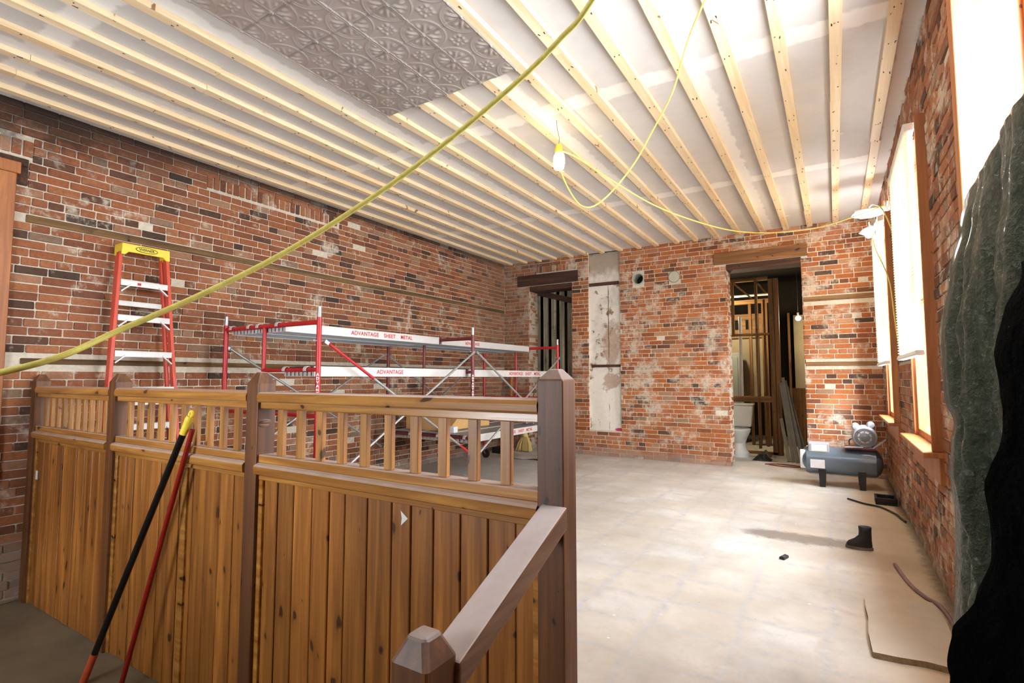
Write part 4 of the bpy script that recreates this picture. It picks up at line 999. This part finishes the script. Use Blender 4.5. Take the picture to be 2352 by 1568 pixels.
t = thing('grey_cabinet', 'grey metal cabinet in front of the pale wall beyond the doorway', 'cabinet', (-1.95, 11.45, 0))
mb = MB(); mb.box(-2.3, -1.62, 11.32, 11.62, 0, 1.80); build('body', mb, M['drywallgrey'], t, bevel=.01)
mb = MB(); mb.box(-2.25, -1.67, 11.305, 11.319, .1, 1.72); build('door', mb, M['drywallgrey'], t, bevel=.004)
# toilet
tx, ty = -1.42, 9.60
t = thing('toilet', 'white porcelain toilet on the dusty floor beyond the right doorway', 'toilet', (tx, ty, 0))
mb = MB(); 
def rr(cx, cy, w, d, z): return [(cx-w/2, cy-d/2, z), (cx+w/2, cy-d/2, z), (cx+w/2, cy+d/2, z), (cx-w/2, cy+d/2, z)]
vs = rr(tx, ty+.10, .36, .15, .47) + rr(tx, ty+.10, .43, .19, .83); mb.add(vs, [(0,1,2,3),(4,5,6,7)] + [(i, (i+1) % 4, 4+(i+1) % 4, 4+i) for i in range(4)]); tkk = build('tank', mb, M['porcelain'], t, bevel=.025, seg=3, smooth=True)
mb = MB(); mb.box(tx-.23, tx+.23, ty-.01, ty+.21, .83, .865); build('tank_lid', mb, M['porcelain'], t, bevel=.012, seg=2)
mb = MB(); mb.bar((tx-.17, ty-.012, .77), (tx-.09, ty-.02, .755), .012, .018); build('flush_handle', mb, M['steel'], tkk)
def bowl(prof, n=28):
    m_ = MB(); vs = []
    for rx, ry, oy, z in prof:
        for k in range(n): vs.append((tx+rx*math.cos(2*PI*k/n), ty-.16+oy+ry*math.sin(2*PI*k/n), z))
    m_.add(vs, [(i*n+k, i*n+(k+1) % n, (i+1)*n+(k+1) % n, (i+1)*n+k) for i in range(len(prof)-1) for k in range(n)] + [tuple(range(n)), tuple(range((len(prof)-1)*n, len(prof)*n))]); return m_
build('bowl', bowl([(.15,.21,.06,.0), (.16,.22,.06,.06), (.12,.17,.07,.12), (.105,.15,.08,.22), (.14,.20,.05,.32), (.185,.25,.03,.40), (.19,.26,.03,.43)]), M['porcelain'], t, smooth=True)
build('seat', bowl([(.19,.255,.02,.431), (.195,.26,.02,.445), (.185,.25,.02,.462)]), M['porcelain'], t, smooth=True)
# leaning trims, rags and a bulb
gl = 'grey trim lengths leaning beside the stud wall'
for k, (x0, y0, x1, y1, L) in enumerate(((-.60, 9.20, -.79, 9.86, 1.22), (-.54, 9.16, -.76, 9.88, 1.3), (-.47, 9.2, -.73, 9.88, 1.25), (-.66, 9.2, -.80, 9.82, .62), (-.42, 9.3, -.70, 9.88, 1.15))):
    mb = MB(); mb.bar((x0, y0, .006), (x1, y1, L), .05, .016, up=(0,1,0)); tag(build('trim_length', mb, M['greytrim']), 'grey trim length leaning in the dark right side of the doorway', 'trim board', gl)
mb = MB(); R = random.Random(2); pa = [(R.uniform(3, 14), R.uniform(3, 14), R.uniform(0, 6)) for _ in range(6)]
mb.grid(lambda a, b: (-1.17+a*.22, 9.42+b*.40, .003+.11*math.sin(PI*a)*math.sin(PI*b)*(.6+.5*sum(math.sin(p*a+q*b+r) for p, q, r in pa)/3)), 26, 26); tag(build('rag_heap', mb, M['debris'], normals=False), 'heap of dusty rags on the floor beside the toilet', 'rags')
mb = MB(); mb.grid(lambda a, b: (-1.17+a*.27, 9.08+b*.28, .003+.10*math.sin(PI*a)*math.sin(PI*b)*(.8+.3*math.sin(a*19+b*12))), 16, 16); tag(build('black_bag', mb, M['black'], normals=False), 'black plastic bag lying in front of the dusty rags', 'bag')
mb = MB(); mb.tube(spline([(-.95, 8.75, .01), (-.8, 8.85, .01), (-.55, 8.8, .01), (-.45, 8.7, .01), (-.7, 8.66, .01), (-.9, 8.72, .012)], 8), .008, 8); tag(build('coiled_lead', mb, M['darkred'], smooth=True), 'dark red lead coiled on the doorway threshold', 'cord')
t = thing('bare_bulb', 'bare lit bulb in the room beyond the right doorway', 'lamp', (-.53, 10.6, 2.30))
mb = MB(); mb.sphere((-.535, 10.6, 2.36), .045, 14, 10); build('globe', mb, M['bulb'], t, smooth=True)
mb = MB(); mb.cyl((-.535, 10.6, 2.40), (-.535, 10.6, 2.46), .02); mb.cyl((-.535, 10.6, 2.46), (-.535, 10.6, 3.46), .004, n=6); build('flex', mb, M['wire'], t)
t = thing('door_frame_beyond', 'pale door panel with orange edge lit by the bare bulb', 'door', (-.4, 11.4, 0))
mb = MB(); mb.box(-.66, -.44, 11.38, 11.42, 1.1, 2.5); build('panel', mb, M['dim_wall'], t)
mb = MB(); mb.box(-.44, -.40, 11.36, 11.44, 0, 2.55); mb.box(-.76, -.72, 11.36, 11.44, 0, 2.55); mb.box(-.72, -.44, 11.38, 11.42, 0, 1.1); build('edge', mb, M['stud'], t)

# ------------------------------------------------------------------ light
w = bpy.data.worlds.new('overcast_sky'); scene.world = w; w.use_nodes = True
bg = w.node_tree.nodes['Background']; bg.inputs[0].default_value = (.88, .94, 1, 1); bg.inputs[1].default_value = 34.0
def lamp(name, kind, loc, power, col, **kw):
    d = bpy.data.lights.new(name, kind); d.energy = power; d.color = col
    for k, v in kw.items(): setattr(d, k, v)
    o = bpy.data.objects.new(name, d); COL.objects.link(o); o.location = loc; return o
def portal(name, loc, rot, sx, sy):
    o = lamp(name, 'AREA', loc, 0, (1,1,1), shape='RECTANGLE', size=sx, size_y=sy); o.rotation_euler = rot; o.data.cycles.is_portal = True
for i, (a, b, c, d) in enumerate(WIN): portal('daylight_portal', (XR+TH+.01, (a+b)/2, (c+d)/2), (0, PI/2, 0), d-c, b-a)
portal('daylight_portal', ((WF[0]+WF[1])/2, YF-.31, (WF[2]+WF[3])/2), (PI/2, 0, 0), WF[1]-WF[0], WF[3]-WF[2])
WARM = (1, .80, .50)
sun = lamp('hazy_sun', 'SUN', (6, -6, 9), 9.0, (.90, .95, 1), angle=math.radians(22))
sun.rotation_euler = Vector((-.42, .80, -.42)).to_track_quat('-Z', 'Y').to_euler()
lamp('bulb_light', 'POINT', (LX, LY, 3.095), 34, WARM, shadow_soft_size=.05)
lamp('work_light_glow', 'POINT', (.33, 6.74, 3.0), 30, (.95,.97,1), shadow_soft_size=.06)
lamp('clamp_lamp_glow', 'POINT', (.355, 6.94, 2.84), 25, WARM, shadow_soft_size=.04)
lamp('bare_bulb_light', 'POINT', (-.535, 10.52, 2.33), 25, WARM, shadow_soft_size=.05)
lamp('far_room_light', 'POINT', (-1.9, 10.6, 2.5), 70, WARM, shadow_soft_size=.1)

# ------------------------------------------------------------------ camera and view
cam = bpy.data.cameras.new('camera'); co = bpy.data.objects.new('camera', cam); COL.objects.link(co); scene.camera = co
cam.sensor_width = 36; cam.lens = 1200/2352*36; cam.clip_start = .05
co.location = (0, 0, 1.30)
pitch = math.radians(3.9567); yaw = math.radians(31.7377)
co.rotation_euler = (PI/2 + pitch, 0, yaw)
vs_ = scene.view_settings
scene.display_settings.display_device = 'sRGB'
vs_.view_transform = 'Standard'; vs_.look = 'None'; vs_.gamma = 1; vs_.exposure = 0.26; vs_.use_curve_mapping = False
scene.cycles.max_bounces = 10; scene.cycles.diffuse_bounces = 6; scene.cycles.transparent_max_bounces = 12
scene.cycles.sample_clamp_indirect = 6; scene.cycles.caustics_reflective = False; scene.cycles.caustics_refractive = False
scene.cycles.use_denoising = True
